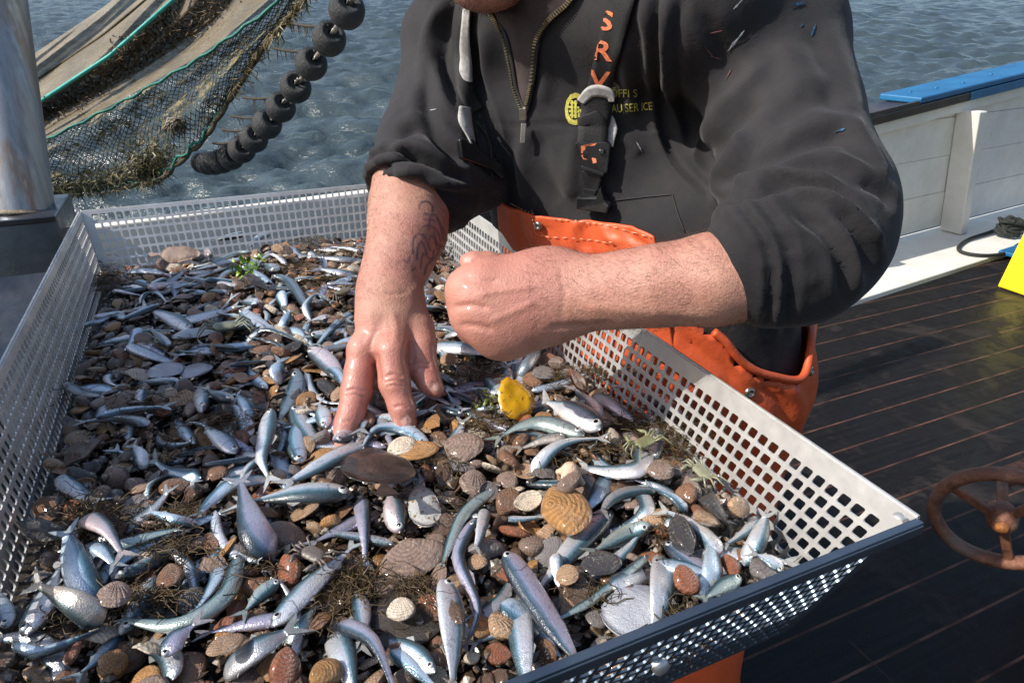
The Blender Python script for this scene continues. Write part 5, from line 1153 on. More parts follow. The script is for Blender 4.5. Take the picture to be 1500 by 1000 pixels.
# polyline head -> tail in photo pixels, full width px, profile, colour, side of the back (+1/-1), thickness
HF_ = [
 ([(280, 484), (250, 466), (212, 450)], 22, 'sprat', 'silver', -1, .5), ([(360, 342), (338, 347), (315, 352)], 11, 'eel', 'silver', 1, .8), ([(394, 343), (380, 348), (366, 361)], 10, 'cut', 'white', 1, .6),
 ([(368, 369), (345, 372), (310, 386), (278, 392)], 9, 'eel', 'green', -1, .9), ([(356, 379), (325, 386), (286, 395)], 9, 'eel', 'silver', -1, .8), ([(344, 391), (312, 398), (280, 408)], 16, 'cut', 'grey', -1, .4),
 ([(357, 396), (368, 388), (382, 380)], 20, 'sprat', 'white', 1, .6), ([(404, 397), (392, 389), (380, 386)], 18, 'sprat', 'silver', 1, .6), ([(420, 388), (405, 375), (390, 375), (378, 386)], 9, 'tail', 'white', -1, .7),
 ([(184, 400), (215, 397), (248, 402)], 14, 'sprat', 'silver', 1, .5), ([(217, 423), (238, 418), (262, 413)], 16, 'goby', 'pink', 1, .7), ([(206, 446), (212, 432), (230, 430), (243, 442)], 9, 'tail', 'silver', -1, .7),
 ([(388, 482), (355, 466), (318, 458)], 11, 'sprat', 'silver', 1, .6), ([(348, 510), (315, 507), (284, 506)], 9, 'eel', 'silver', 1, .8), ([(358, 507), (385, 484), (415, 490), (453, 507)], 15, 'tail', 'grey', -1, .6),
 ([(398, 404), (425, 415), (450, 454)], 14, 'eel', 'dark', -1, .9), ([(455, 468), (448, 448), (464, 432), (484, 441)], 10, 'cut', 'silver', -1, .6), ([(480, 467), (470, 467), (456, 469)], 13, 'goby', 'pink', 1, .7),
 ([(518, 455), (490, 478), (466, 504)], 14, 'cut', 'blue', 1, .4), ([(452, 470), (448, 488), (457, 505)], 12, 'cut', 'blue', 1, .5), ([(411, 484), (418, 470), (424, 457)], 13, 'cut', 'blue', -1, .5), ([(470, 513), (492, 510), (518, 504)], 12, 'eel', 'dark', 1, .8),
 ([(540, 384), (502, 380), (466, 376)], 12, 'cut', 'grey', -1, .6), ([(530, 405), (500, 400), (470, 393)], 13, 'cut', 'silver', -1, .5), ([(452, 510), (480, 532), (508, 568)], 26, 'sprat', 'pink', -1, .5), ([(476, 533), (495, 548), (508, 575)], 14, 'cut', 'blue', -1, .5),
 ([(434, 540), (432, 570), (408, 616)], 26, 'sprat', 'dark', -1, .5), ([(396, 598), (390, 640), (384, 672), (394, 700)], 28, 'sprat', 'silver', 1, .45), ([(450, 540), (456, 568), (476, 588), (506, 590)], 14, 'tail', 'silver', 1, .7), ([(478, 626), (472, 608), (467, 592)], 22, 'sprat', 'silver', 1, .6),
 ([(628, 652), (592, 630), (552, 628), (530, 656)], 20, 'sprat', 'blue', 1, .6), ([(568, 636), (574, 652), (580, 674)], 11, 'tail', 'purple', 1, .8), ([(540, 652), (490, 672), (428, 704)], 30, 'cut', 'silver', 1, .45), ([(600, 560), (630, 577), (662, 593)], 17, 'goby', 'pink', 1, .7),
 ([(634, 508), (676, 510), (724, 518)], 24, 'cut', 'silver', 1, .5), ([(640, 492), (668, 488), (690, 480)], 15, 'cut', 'grey', 1, .5), ([(760, 557), (772, 535), (790, 512)], 20, 'cut', 'dark', 1, .9), ([(778, 572), (820, 563), (858, 546)], 12, 'eel', 'blue', 1, .8),
 ([(880, 629), (842, 604), (802, 588)], 38, 'sprat', 'white', -1, .5), ([(876, 612), (862, 590), (842, 570)], 26, 'sprat', 'purple', 1, .55), ([(868, 578), (898, 594), (932, 617)], 20, 'cut', 'pink', 1, .6), ([(856, 638), (800, 620), (762, 624), (732, 640)], 26, 'sprat', 'green', -1, .7),
 ([(829, 640), (798, 644), (764, 656)], 18, 'goby', 'tan', -1, .7), ([(780, 694), (808, 660), (838, 646), (878, 642)], 22, 'tail', 'silver', -1, .45), ([(660, 603), (684, 604), (712, 620)], 11, 'goby', 'dark', -1, .7), ([(694, 599), (712, 598), (730, 596)], 11, 'cut', 'blue', 1, .7),
 ([(996, 614), (965, 588), (918, 566)], 28, 'sprat', 'pink', 1, .6), ([(958, 674), (962, 632), (950, 592)], 22, 'sprat', 'white', -1, .4), ([(940, 656), (938, 684), (900, 690), (860, 685)], 30, 'cut', 'white', -1, .45), ([(892, 698), (876, 722), (858, 746)], 28, 'cut', 'blue', -1, .6),
 ([(990, 730), (962, 712), (930, 702)], 16, 'tail', 'silver', -1, .6), ([(897, 749), (850, 792), (790, 862)], 36, 'sprat', 'silver', 1, .45), ([(935, 716), (948, 745), (925, 768), (893, 777)], 24, 'cut', 'white', -1, .3), ([(955, 768), (918, 784), (872, 806)], 26, 'sprat', 'green', 1, .7),
 ([(1006, 750), (985, 728), (950, 711)], 17, 'tail', 'blue', 1, .6), ([(950, 813), (905, 850), (862, 882), (812, 908)], 15, 'eel', 'green', -1, .8), ([(976, 820), (970, 860), (962, 922)], 42, 'cut', 'silver', 1, .45), ([(1033, 885), (1044, 840), (1043, 795)], 32, 'cut', 'blue', -1, .5),
 ([(1086, 845), (1062, 856), (1034, 874)], 22, 'sprat', 'green', -1, .6), ([(1112, 757), (1095, 778), (1066, 796)], 20, 'cut', 'silver', 1, .5), ([(1090, 828), (1110, 792), (1121, 758)], 28, 'cut', 'silver', -1, .5), ([(1146, 836), (1128, 822), (1108, 812)], 20, 'sprat', 'silver', 1, .6),
 ([(740, 808), (785, 880), (842, 962)], 36, 'eel', 'purple', -1, .6), ([(756, 868), (762, 930), (770, 1000)], 42, 'cut', 'silver', -1, .4), ([(700, 758), (672, 815), (700, 890), (680, 946)], 22, 'goby', 'purple', 1, .8), ([(726, 716), (680, 752), (648, 826)], 17, 'eel', 'green', -1, .8),
 ([(712, 746), (706, 772), (698, 800)], 18, 'cut', 'white', 1, .5), ([(650, 846), (662, 895), (664, 1000)], 38, 'sprat', 'silver', 1, .45), ([(586, 780), (578, 745), (572, 715)], 32, 'sprat', 'pink', -1, .6), ([(530, 730), (534, 775), (535, 824)], 26, 'tail', 'purple', 1, .6), ([(578, 798), (530, 788), (482, 780)], 14, 'eel', 'grey', 1, .8),
 ([(515, 722), (440, 724), (366, 734)], 44, 'sprat', 'white', 1, .55), ([(396, 702), (345, 706), (312, 730), (292, 752)], 22, 'cut', 'blue', -1, .5), ([(400, 820), (372, 776), (352, 708)], 44, 'tail', 'purple', 1, .55), ([(126, 886), (160, 830), (220, 792), (322, 752)], 22, 'eel', 'blue', 1, .5),
 ([(110, 872), (150, 812), (200, 790), (260, 775)], 20, 'eel', 'green', 1, .6), ([(213, 748), (218, 712), (250, 696), (282, 705)], 17, 'tail', 'white', -1, .4), ([(294, 770), (258, 762), (222, 750)], 16, 'cut', 'blue', 1, .6), ([(140, 892), (118, 838), (99, 784)], 40, 'cut', 'blue', -1, .5),
 ([(128, 800), (148, 804), (166, 824)], 24, 'cut', 'blue', 1, .5), ([(128, 758), (155, 774), (178, 808)], 30, 'tail', 'pink', 1, .6), ([(38, 930), (62, 885), (86, 832)], 42, 'sprat', 'white', 1, .5), ([(12, 918), (2, 895), (-10, 860)], 28, 'sprat', 'silver', 1, .5), ([(18, 944), (55, 956), (100, 942), (148, 920)], 17, 'eel', 'blue', -1, .8),
 ([(150, 912), (105, 882), (57, 858)], 38, 'tail', 'tan', 1, .5), ([(350, 812), (330, 872), (262, 914), (180, 906)], 26, 'eel', 'green', -1, .8), ([(243, 962), (258, 935), (284, 914)], 30, 'sprat', 'purple', 1, .5), ([(410, 850), (386, 868), (360, 894)], 24, 'sprat', 'green', 1, .6), ([(398, 918), (450, 862), (514, 802)], 36, 'sprat', 'silver', 1, .45),
 ([(418, 942), (440, 920), (456, 893)], 22, 'cut', 'green', 1, .5), ([(330, 982), (375, 950), (418, 926)], 44, 'cut', 'grey', 1, .4), ([(523, 868), (530, 902), (530, 945)], 26, 'sprat', 'silver', -1, .6), ([(492, 925), (506, 965), (516, 1010)], 42, 'cut', 'silver', 1, .45), ([(496, 914), (545, 938), (578, 1012)], 26, 'tail', 'purple', -1, .7), ([(572, 952), (600, 975), (634, 1004)], 22, 'cut', 'blue', -1, .6),
 ([(95, 561), (120, 575), (148, 579)], 13, 'eel', 'white', 1, .7), ([(296, 604), (298, 582), (294, 562)], 25, 'sprat', 'silver', -1, .6), ([(339, 586), (322, 580), (304, 570)], 22, 'sprat', 'silver', 1, .6), ([(372, 614), (362, 596), (348, 578)], 18, 'cut', 'blue', -1, .6), ([(286, 650), (272, 634), (256, 612)], 17, 'sprat', 'blue', -1, .6),
 ([(346, 664), (324, 642), (298, 621)], 27, 'sprat', 'silver', -1, .5), ([(210, 688), (206, 670), (196, 654)], 20, 'cut', 'silver', 1, .6), ([(412, 562), (406, 545), (410, 530)], 22, 'cut', 'blue', -1, .5), ([(126, 476), (142, 470), (160, 463)], 15, 'cut', 'blue', 1, .5), ([(282, 545), (268, 560), (250, 590)], 11, 'tail', 'purple', 1, .5), ([(600, 745), (616, 712), (612, 690)], 18, 'tail', 'grey', 1, .5)]
LAND = [('the yellow leaf', 755, 585), ('the rust red leaf', 848, 558), ('the fingertips', 560, 640), ('the thumb tip', 638, 572), ('the closed fist', 740, 500), ('the bright green weed', 362, 392), ('the near corner of the tray', 1130, 850), ('the far left tray corner', 160, 395), ('the dark brown flatfish', 553, 676),
        ('the muddy flatfish', 590, 905), ('the pale star shaped piece', 835, 690), ('the big golden brown shell', 826, 742), ('the green shore crab', 945, 650), ('the grey crab', 460, 811), ('the white flatfish', 932, 889), ('the upright pale flatfish', 240, 545), ('the bare patch of tray floor', 270, 598),
        ('the second bare floor patch', 448, 632), ('the blue black mussel', 1000, 775), ('the long dark mussel', 60, 777), ('the spotted flatfish', 620, 740), ('the wrist', 570, 440), ('the far tray wall', 420, 360), ('the left tray wall', 60, 700), ('the near tray wall', 640, 985), ('the right tray wall', 1060, 700),
        ('the large brown plate shell', 120, 660), ('the cream cockle', 588, 893), ('the big scaled fish', 440, 724), ('the pink brown oyster', 602, 812), ('the lower left tray corner', 30, 960), ('the pointed grey slab', 372, 415), ('the forearm hair line', 620, 400), ('the small green crab', 330, 478), ('the near left fish heap', 130, 860), ('the curled silver fish under the fingers', 585, 618)]
LAND = [l for l in LAND if l[0] not in ('the forearm hair line', 'the near left fish heap')]
USED = {}
def describe(prefix, px, py, skip=None):
    c = sorted(LAND, key=lambda l: (l[1] - px) ** 2 + (l[2] - py) ** 2); first = None
    for nm, x, y in c[:7]:
        if skip and nm == skip: continue
        dx, dy = px - x, py - y; d = math.hypot(dx, dy)
        if d < 26: rel = 'right beside'
        else:
            k = int(((math.degrees(math.atan2(-dy, dx)) + 22.5) % 360) // 45); rel = ('right of', 'above and right of', 'above', 'above and left of', 'left of', 'below and left of', 'below', 'below and right of')[k]
        near = 'just ' if 26 <= d < 70 else ('well ' if d > 190 else '')
        s = f'{prefix} {near}{rel} {nm}'
        if len(s.split()) > 16: continue
        first = first or s
        if s not in USED: USED[s] = 1; return s
    if first is None: return describe(' '.join(prefix.split()[:4]), px, py, skip)
    USED[first] = USED.get(first, 0) + 1; return first
OCC = []     # occupied capsules in plan: (a, b, r)
def build_heroes():
    for idx, (pl, w, sty, col, side, th) in enumerate(HF_):
        base = [on_heap(x, y, .008) for x, y in pl]
        c = base[len(base) // 2]; depth = (c - cam.location).dot(Vector((0, CP, -SP))); hw = w / 2 * depth / FPX * 1.06
        # layering above earlier fish it crosses
        lay = 0
        for (a, b, r, l) in OCC:
            for p, q in zip(base[:-1], base[1:]):
                m_ = (p + q) / 2; t = max(0, min(1, (m_ - a).xy.dot((b - a).xy) / max((b - a).xy.length_squared, 1e-9))); 
                if (m_ - a.lerp(b, t)).xy.length < (r + hw) * .75: lay = max(lay, l + 1)
        lay = min(lay, 3); off = hw * th * .8 + .007 + lay * .008
        sp = catmull([on_heap(x, y, off - (hw * 1.1 + .004 if (i_ == 0 and sty in ('cut', 'tail')) else 0)) for i_, (x, y) in enumerate(pl)], 7); cc = sum(sp, Vector()) / len(sp)
        rr = random.Random(idx); ua = Vector((rr.gauss(0, .28), rr.gauss(0, .28) - .20, 1)).normalized()
        o, L = make_fish(sp, hw, sty, side, th, STY[col], ua)
        for p, q in zip(base[:-1], base[1:]): OCC.append((p, q, hw, lay))
        turn = 0
        if len(pl) > 2:
            a = math.atan2(pl[1][1] - pl[0][1], pl[1][0] - pl[0][0]); b = math.atan2(pl[-1][1] - pl[-2][1], pl[-1][0] - pl[-2][0]); turn = abs((b - a + math.pi) % (2 * math.pi) - math.pi)
        cn = {'silver': 'silver', 'blue': 'blue-silver', 'green': 'green-backed', 'dark': 'dark steel blue', 'pink': 'pinkish', 'purple': 'mauve grey', 'tan': 'tan', 'grey': 'dull grey', 'white': 'bright silver-white'}[col]
        sn = {'sprat': 'fish', 'eel': 'slender fish', 'goby': 'blunt-headed fish', 'cut': 'half-buried fish', 'tail': 'fish showing its tail end'}[sty]
        pre = ('curled ' if turn > 1.2 else '') + ('big ' if w > 33 else 'tiny ' if w < 12 else '') + cn + ' ' + sn
        tag(o, describe(pre, pl[len(pl) // 2][0], pl[len(pl) // 2][1]), 'fish', 'small fish in the catch')
build_heroes()
HAND = [(PZ(530, 560, .95), PZ(500, 655, .95)), (PZ(577, 560, .95), PZ(596, 622, .95)), (PZ(625, 540, .95), PZ(638, 572, .95))]
for (x0, y0, x1, y1, z0, z1, r_) in ((530, 540, 500, 655, .98, .95, .012), (577, 560, 596, 622, .98, .95, .012), (620, 540, 638, 572, .98, .95, .010)): OCC.append((PZ(x0, y0, z0), PZ(x1, y1, z1), r_ * 1.3, 9))
def blocked(p, r=.0, k=.75):
    for (a, b, hw, l) in OCC:
        t = max(0, min(1, (p - a).xy.dot((b - a).xy) / max((b - a).xy.length_squared, 1e-9)))
        if (p - a.lerp(b, t)).xy.length < hw * k + r: return True
    return False

# --- shells: unit meshes (radius 1), scaled per copy
def shell_mat():
    m = NT('wet_shell'); oc = m.n('ShaderNodeObjectInfo').outputs['Color']; rg = m.attr('ring'); rnd = m.rand()
    w = m.n('ShaderNodeTexWave', wave_type='BANDS', bands_direction='X'); w.inputs['Scale'].default_value = 1.0
    cx = m.n('ShaderNodeCombineXYZ'); m.l(m.math('MULTIPLY', rg, 1.7), cx.inputs[0]); m.l(m.math('MULTIPLY', rnd, 9), cx.inputs[1]); m.l(cx.outputs[0], w.inputs[0]); w.inputs['Distortion'].default_value = 2.5; w.inputs['Detail'].default_value = 3
    ob = m.coord(); mp = m.n('ShaderNodeMapping'); m.l(ob, mp.inputs[0]); cc = m.n('ShaderNodeCombineXYZ'); [m.l(m.math('MULTIPLY', rnd, 31), cc.inputs[i]) for i in range(3)]; m.l(cc.outputs[0], mp.inputs['Location'])
    n = m.noise(2.2, 6, .65, mp.outputs[0]); c = m.mix(m.ramp(w.outputs[1], [(.2, .0), (.8, .30)]), oc, (.055, .035, .022)); c = m.mix(m.ramp(n, [(.50, 0), (.72, .6)]), c, (.05, .033, .022)); c = m.mix(m.ramp(m.noise(5, 4, .7, mp.outputs[0]), [(.60, 0), (.70, .5)]), c, (.42, .33, .24))
    m.set(col=c, rough=.30, coat=.75, coatr=.07, spec=.5)
    b = m.bump(w.outputs[1], .18, .025); m.bump(m.noise(6, 6, .7, mp.outputs[0]), .5, .10, b); return m.m
SHELL = shell_mat()
def valve(ribs=0, H=.5, asp=1.0, umbo=.72, N=44, R=9, seed=0, inner=False, squash=0):
    rr = random.Random(seed); ph = rr.uniform(0, 6.28); V = []; G = []
    U0 = Vector((0, umbo))
    for j in range(R + 1):
        r = j / R; r = r ** .8
        for i in range(N):
            a = 2 * math.pi * i / N; ox = math.cos(a) * asp * (1 + .04 * math.sin(3 * a + ph)); oy = math.sin(a) * (1 + .05 * math.sin(2 * a + ph)); oy = oy if oy < 0 else oy * (1 - squash * abs(ox / asp))
            x = ox * r; y = U0.y * (1 - r) + oy * r; d = math.hypot(x, y - 0) ; h = H * max(0, 1 - r ** 2.2) ** .55
            q = math.hypot(x - U0.x, y - U0.y); ang = math.atan2(x, U0.y - y + .15)
            if ribs: h += .038 * H * 2 * math.cos(ang * ribs) * min(1, q * 1.5) * (1 if r < .999 else .6)
            V.append((x, y, h)); G.append(q)
    F = [(j * N + i, (j + 1) * N + i, (j + 1) * N + (i + 1) % N, j * N + (i + 1) % N) for j in range(R) for i in range(N)]
    return V, F, G
def shell_mesh(name, closed, **k):
    V, F, G = valve(**k); n = len(V)
    if closed: V2 = [(x, y, -z) for x, y, z in V]; F2 = [tuple(reversed([i + n for i in f])) for f in F]
    else: V2 = [(x * .95, y * .95, z * .86 - .02) for x, y, z in V]; F2 = [tuple(reversed([i + n for i in f])) for f in F]; N = k.get('N', 44); R = k.get('R', 9); b = R * N; F2 += [(b + i, n + b + i, n + b + (i + 1) % N, b + (i + 1) % N) for i in range(N)]
    me = bpy.data.meshes.new(name); me.from_pydata(V + V2, [], F + F2); me.update(); me.materials.append(SHELL); me.polygons.foreach_set('use_smooth', [True] * len(me.polygons))
    at = me.attributes.new('ring', 'FLOAT', 'POINT'); at.data.foreach_set('value', G + G); return me
def shard_mesh(seed):
    rr = random.Random(seed); k = rr.choice((5, 6, 7)); pts = [(math.cos(6.283 * i / k) * rr.uniform(.6, 1.1), math.sin(6.283 * i / k) * rr.uniform(.4, .8)) for i in range(k)]; cv = rr.uniform(.1, .3)
    bm = bmesh.new(); vs = [bm.verts.new((x, y, 0)) for x, y in pts]; bm.faces.new(vs); bmesh.ops.triangulate(bm, faces=bm.faces[:]); bmesh.ops.subdivide_edges(bm, edges=bm.edges[:], cuts=3, use_grid_fill=True)
    for v in bm.verts: v.co.z = cv * (1 - v.co.x ** 2 - v.co.y ** 2) + .04 * noise.noise(v.co * 4 + Vector((seed, 0, 0))); v.co.x += .05 * noise.noise(v.co * 7); v.co.y += .07 * noise.noise(v.co * 6 + Vector((4, 2, seed)))
    ext = bmesh.ops.extrude_face_region(bm, geom=bm.faces[:]); bmesh.ops.translate(bm, vec=(0, 0, .07), verts=[v for v in ext['geom'] if isinstance(v, bmesh.types.BMVert)]); bmesh.ops.recalc_face_normals(bm, faces=bm.faces[:])
    me = bpy.data.meshes.new('shell_fragment'); bm.to_mesh(me); bm.free(); me.materials.append(SHELL); me.polygons.foreach_set('use_smooth', [False] * len(me.polygons))
    at = me.attributes.new('ring', 'FLOAT', 'POINT'); at.data.foreach_set('value', [v.co.x + 1 for v in me.vertices]); return me
def pebble_mesh(seed):
    bm = bmesh.new(); bmesh.ops.create_icosphere(bm, subdivisions=3, radius=1)
    for v in bm.verts: v.co *= 1 + .22 * noise.noise(v.co * 1.1 + Vector((seed * 7, 0, 0))) + .05 * noise.noise(v.co * 4); v.co.z *= .6
    me = bpy.data.meshes.new('pebble'); bm.to_mesh(me); bm.free(); me.materials.append(SHELL); me.polygons.foreach_set('use_smooth', [True] * len(me.polygons)); at = me.attributes.new('ring', 'FLOAT', 'POINT'); at.data.foreach_set('value', [v.co.x for v in me.vertices]); return me
KIND = {
 'cockle_shell': ([shell_mesh('cockle', True, ribs=28, H=.52, asp=1.06, seed=i) for i in range(3)], 'ribbed cockle'),
 'open_cockle': ([shell_mesh('cockle_valve', False, ribs=26, H=.42, asp=1.08, seed=i + 5) for i in range(2)], 'single ribbed cockle valve'),
 'slipper_shell': ([shell_mesh('slipper', False, ribs=0, H=.50, asp=.78, umbo=.8, seed=i + 9, N=30, squash=.2) for i in range(3)], 'smooth slipper shell'),
 'clam_shell': ([shell_mesh('clam', True, ribs=0, H=.36, asp=1.4, umbo=.6, seed=i + 15, N=30, squash=.3) for i in range(2)], 'smooth oval clam'),
 'mussel_shell': ([shell_mesh('mussel', True, ribs=0, H=.42, asp=.52, umbo=.95, seed=i + 21, N=30, squash=.55) for i in range(2)], 'mussel'),
 'shell_fragment': ([shard_mesh(i) for i in range(6)], 'broken shell fragment'),
 'pebble': ([pebble_mesh(i) for i in range(3)], 'rounded pebble')}
SCOL = [('brown', (.21, .105, .055)), ('dark brown', (.10, .055, .033)), ('tan', (.38, .24, .14)), ('pale cream', (.58, .49, .38)), ('grey', (.17, .155, .15)), ('ochre', (.40, .20, .065)), ('rust brown', (.25, .085, .04)), ('blackish', (.028, .028, .032)), ('taupe', (.26, .18, .14))]
CD = dict(SCOL)
def put_shell(kind, p, r, colname, rot=None, tilt=.45, label=None, rr=random, flip=False, grp=None):
    me = rr.choice(KIND[kind][0]); c = CD[colname]; j = rr.uniform(.8, 1.2)
    o = bpy.data.objects.new(kind if kind != 'open_cockle' else 'cockle_valve', me); COL.objects.link(o)
    o.location = p; o.scale = (r, r * rr.uniform(.92, 1.06), r * rr.uniform(.85, 1.15)); o.color = (c[0] * j * 1.25, c[1] * j * 1.25, c[2] * j * 1.25, 1)
    o.rotation_euler = (rr.gauss(0, tilt) + (math.pi if flip else 0), rr.gauss(0, tilt), rr.uniform(0, 6.28) if rot is None else rot)
    return o
def scatter():
    rr = random.Random(21); placed = []; cell = {}
    cam_ = Vector((0, 0, CAMZ))
    quota = {'cockle_shell': 250, 'open_cockle': 130, 'slipper_shell': 285, 'clam_shell': 210, 'mussel_shell': 60, 'shell_fragment': 260, 'pebble': 90}
    cnt = {k: 0 for k in quota}; names = list(quota); tries = 0
    poly_ok = lambda a, b: .028 < a < TW - .028 and .052 < b < TL - .052
    while tries < 26000 and any(cnt[k] < quota[k] for k in names):
        tries += 1
        a, b = rr.uniform(.02, TW - .02), rr.uniform(.045, TL - .045)
        if not poly_ok(a, b): continue
        q = FL + U * a + B * b; z = heap(q.x, q.y); q.z = z; px, py, d = proj(np.array(q)); px, py, d = px[0], py[0], d[0]
        if px < -25 or py > 1030: continue
        kind = rr.choices(names, [quota[k] for k in names])[0]
        if cnt[kind] >= quota[kind]: continue
        r = {'cockle_shell': rr.uniform(.0085, .0150), 'open_cockle': rr.uniform(.009, .0145), 'slipper_shell': rr.uniform(.009, .0160), 'clam_shell': rr.uniform(.0085, .0140), 'mussel_shell': rr.uniform(.011, .018), 'shell_fragment': rr.uniform(.009, .020), 'pebble': rr.uniform(.006, .012)}[kind]
        if any(math.hypot(q.x - c.x, q.y - c.y) < rp * .9 for c, rp, h in PITS[:3]): continue
        if any((q - s).xy.length < (r + sr) * .50 for s, sr in cell.get((int(q.x * 25), int(q.y * 25)), [])): continue
        if blocked(q, 0, .8) and rr.random() < .93: continue
        if any((q - q_).xy.length < .022 for p_, q_ in HAND): continue
        for ix in (-1, 0, 1):
            for iy in (-1, 0, 1): cell.setdefault((int(q.x * 25) + ix, int(q.y * 25) + iy), []).append((q.copy(), r))
        w = {'cockle_shell': [4, 3, 3, .7, 2, 1.5, 1.5, .5, 4], 'open_cockle': [3, 1.5, 3, 1.2, 2, 2, 1, 0, 3], 'slipper_shell': [6, 5, 1.5, .4, 1, 1.5, 4, .5, 3], 'clam_shell': [3, 2, 4, 2, 1, 3, 1, .4, 3], 'mussel_shell': [1, 2, 0, 0, 1, 0, 0, 7, 0], 'shell_fragment': [3, 2, 4, 2.5, 2, 3, 2, .4, 2], 'pebble': [2, 2, 2, 2, 3, 1, 1, 1, 1]}[kind]
        col = rr.choices([c for c, _ in SCOL], w)[0]
        q.z += rr.uniform(-.004, .006); flip = kind in ('open_cockle', 'slipper_shell') and rr.random() < (.45 if kind == 'open_cockle' else .14)
        o = put_shell(kind, q, r, col, rr=rr, tilt=.42 if kind != 'shell_fragment' else .5, flip=flip)
        size = 'big' if r > .0152 else 'small' if r < .0117 else 'middling'
        tag(o, describe(('upturned ' if flip else '') + f'{size} {col} {KIND[kind][1]}', px, py), 'shell' if kind != 'pebble' else 'pebble', {'cockle_shell': 'cockles in the catch', 'open_cockle': 'loose cockle valves in the catch', 'slipper_shell': 'slipper shells in the catch', 'clam_shell': 'smooth clams in the catch', 'mussel_shell': 'mussels in the catch', 'shell_fragment': 'broken shells in the catch', 'pebble': 'pebbles in the catch'}[kind])
        cnt[kind] += 1
    return cnt
def heroes2():
    rr = random.Random(3)
    def big(kind, px, py, w, col, label, off=.012, rot=0, tilt=.15, flip=False, cat='shell'):
        p = on_heap(px, py, off); d = (p - cam.location).dot(Vector((0, CP, -SP))); r = w / 2 * d / FPX; o = put_shell(kind, p, r, col, rot, tilt, rr=rr, flip=flip); tag(o, label, cat); OCC.append((p, p + Vector((.001, 0, 0)), r * .9, 0)); return o
    big('clam_shell', 828, 745, 78, 'ochre', 'big golden brown wet oblong shell right of the centre of the catch', .022, 1.75, .1)
    big('cockle_shell', 832, 706, 40, 'taupe', 'wet ribbed cockle sitting on top of the big golden brown shell', .036, 2.9, .2)
    big('clam_shell', 602, 818, 72, 'taupe', 'large pinkish brown oyster shell below the spotted flatfish', .014, .5, .2)
    big('open_cockle', 588, 893, 40, 'pale cream', 'cream and orange cockle valve lying on the muddy flatfish', .016, .2, .1)
    big('mussel_shell', 1000, 785, 74, 'blackish', 'blue black mussel standing open near the right tray wall', .018, 3.3, .3)
    big('mussel_shell', 62, 778, 72, 'blackish', 'long dark mussel lying against the left tray wall', .012, 1.45, .1)
    big('mussel_shell', 1048, 745, 66, 'blackish', 'black wedge shaped mussel next to the right tray wall', .02, .5, .4)
    big('clam_shell', 880, 824, 44, 'blackish', 'shiny black oval shell on the green striped thin fish', .015, .1, .1)
    big('cockle_shell', 832, 843, 34, 'tan', 'ribbed tan cockle left of the shiny black oval shell', .018, .3, .1)
    big('slipper_shell', 1082, 742, 42, 'tan', 'wide tan speckled shell leaning on the right tray wall', .020, 1.5, .3)
    big('shell_fragment', 120, 662, 80, 'dark brown', 'large flat dark brown plate shell near the left tray wall', .012, .6, .2)
    big('cockle_shell', 1123, 832, 50, 'grey', 'grey ribbed cockle at the near corner, touching the tray wall', .018, .8, .2)
    big('open_cockle', 774, 732, 40, 'pale cream', 'upturned pale oval valve left of the big golden brown shell', .016, .3, .1, True)
    big('cockle_shell', 680, 655, 56, 'taupe', 'grey white banded cockle on edge left of the green-backed fish', .014, 1.6, .2)
    big('shell_fragment', 372, 415, 52, 'dark brown', 'pointed grey slab of shell right of the bright green weed', .022, 1.2, .5)
    big('cockle_shell', 168, 872, 44, 'taupe', 'taupe ribbed cockle balanced over the green slender fish at lower left', .032, .4, .2)
    big('clam_shell', 330, 944, 42, 'tan', 'pale tan smooth clam seen end on at the lower left centre', .030, .9, .3)
    big('slipper_shell', 418, 980, 60, 'rust brown', 'big rust brown slipper shell at the bottom edge', .016, .3, .2)
    big('slipper_shell', 478, 985, 56, 'ochre', 'big ochre slipper shell at the bottom edge, right of the rust brown one', .016, 2.3, .2)
    big('mussel_shell', 668, 898, 44, 'dark brown', 'dark maroon rounded shell pinned by the mauve curved fish', .022, .4, .1)
    big('shell_fragment', 635, 620, 40, 'ochre', 'translucent ochre shell chip right of the curled silver fish', .012, 1.4, .3)
    big('clam_shell', 612, 660, 44, 'ochre', 'wet orange brown clam just right of the dark brown flatfish', .018, .3, .3)
    big('cockle_shell', 590, 655, 42, 'pale cream', 'pale cream cockle valve between the flatfish and the wet orange clam', .020, .2, .2)
    big('cockle_shell', 797, 548, 34, 'grey', 'grey ribbed cockle under the fist by the right tray wall', .016, .2, .1)
    big('cockle_shell', 658, 528, 26, 'tan', 'round tan cockle between thumb and fist', .014, .2, .1)
    big('cockle_shell', 968, 690, 38, 'taupe', 'smooth round taupe cockle right of the curled white fish', .02, .2, .1)
    big('slipper_shell', 1005, 850, 50, 'rust brown', 'rust brown barnacled shell beside the big cut silver fish', .016, .4, .2)
    big('cockle_shell', 1035, 760, 40, 'tan', 'ribbed fan of a tan cockle between the two black mussels', .02, .4, .4)
    big('slipper_shell', 250, 845, 50, 'brown', 'glossy round brown shell in the lower left weed', .018, .4, .2)
    # flatfish
    def flat(px, py, wl, ww, ang, col, top, label, off=.012, tail=True, name='flatfish', tilt=(0, 0), spots=False):
        p = on_heap(px, py, off); d = (p - cam.location).dot(Vector((0, CP, -SP))); a, b = wl / 2 * d / FPX, ww / 2 * d / FPX * 1.25
        N = 40; R = 8; V = []; F = []
        for j in range(R + 1):
            r = j / R
            for i in range(N):
                t = 2 * math.pi * i / N; x = math.cos(t) * a * r; y = math.sin(t) * b * r * (1 - .25 * math.cos(t)) * (1 + .02 * math.sin(t * 22) * (r > .9)); V.append((x, y, .0045 * (1 - r ** 3) + .0012 * math.sin(x * 160) * r))
        n = len(V); F = [(j * N + i, j * N + (i + 1) % N, (j + 1) * N + (i + 1) % N, (j + 1) * N + i) for j in range(R) for i in range(N)]
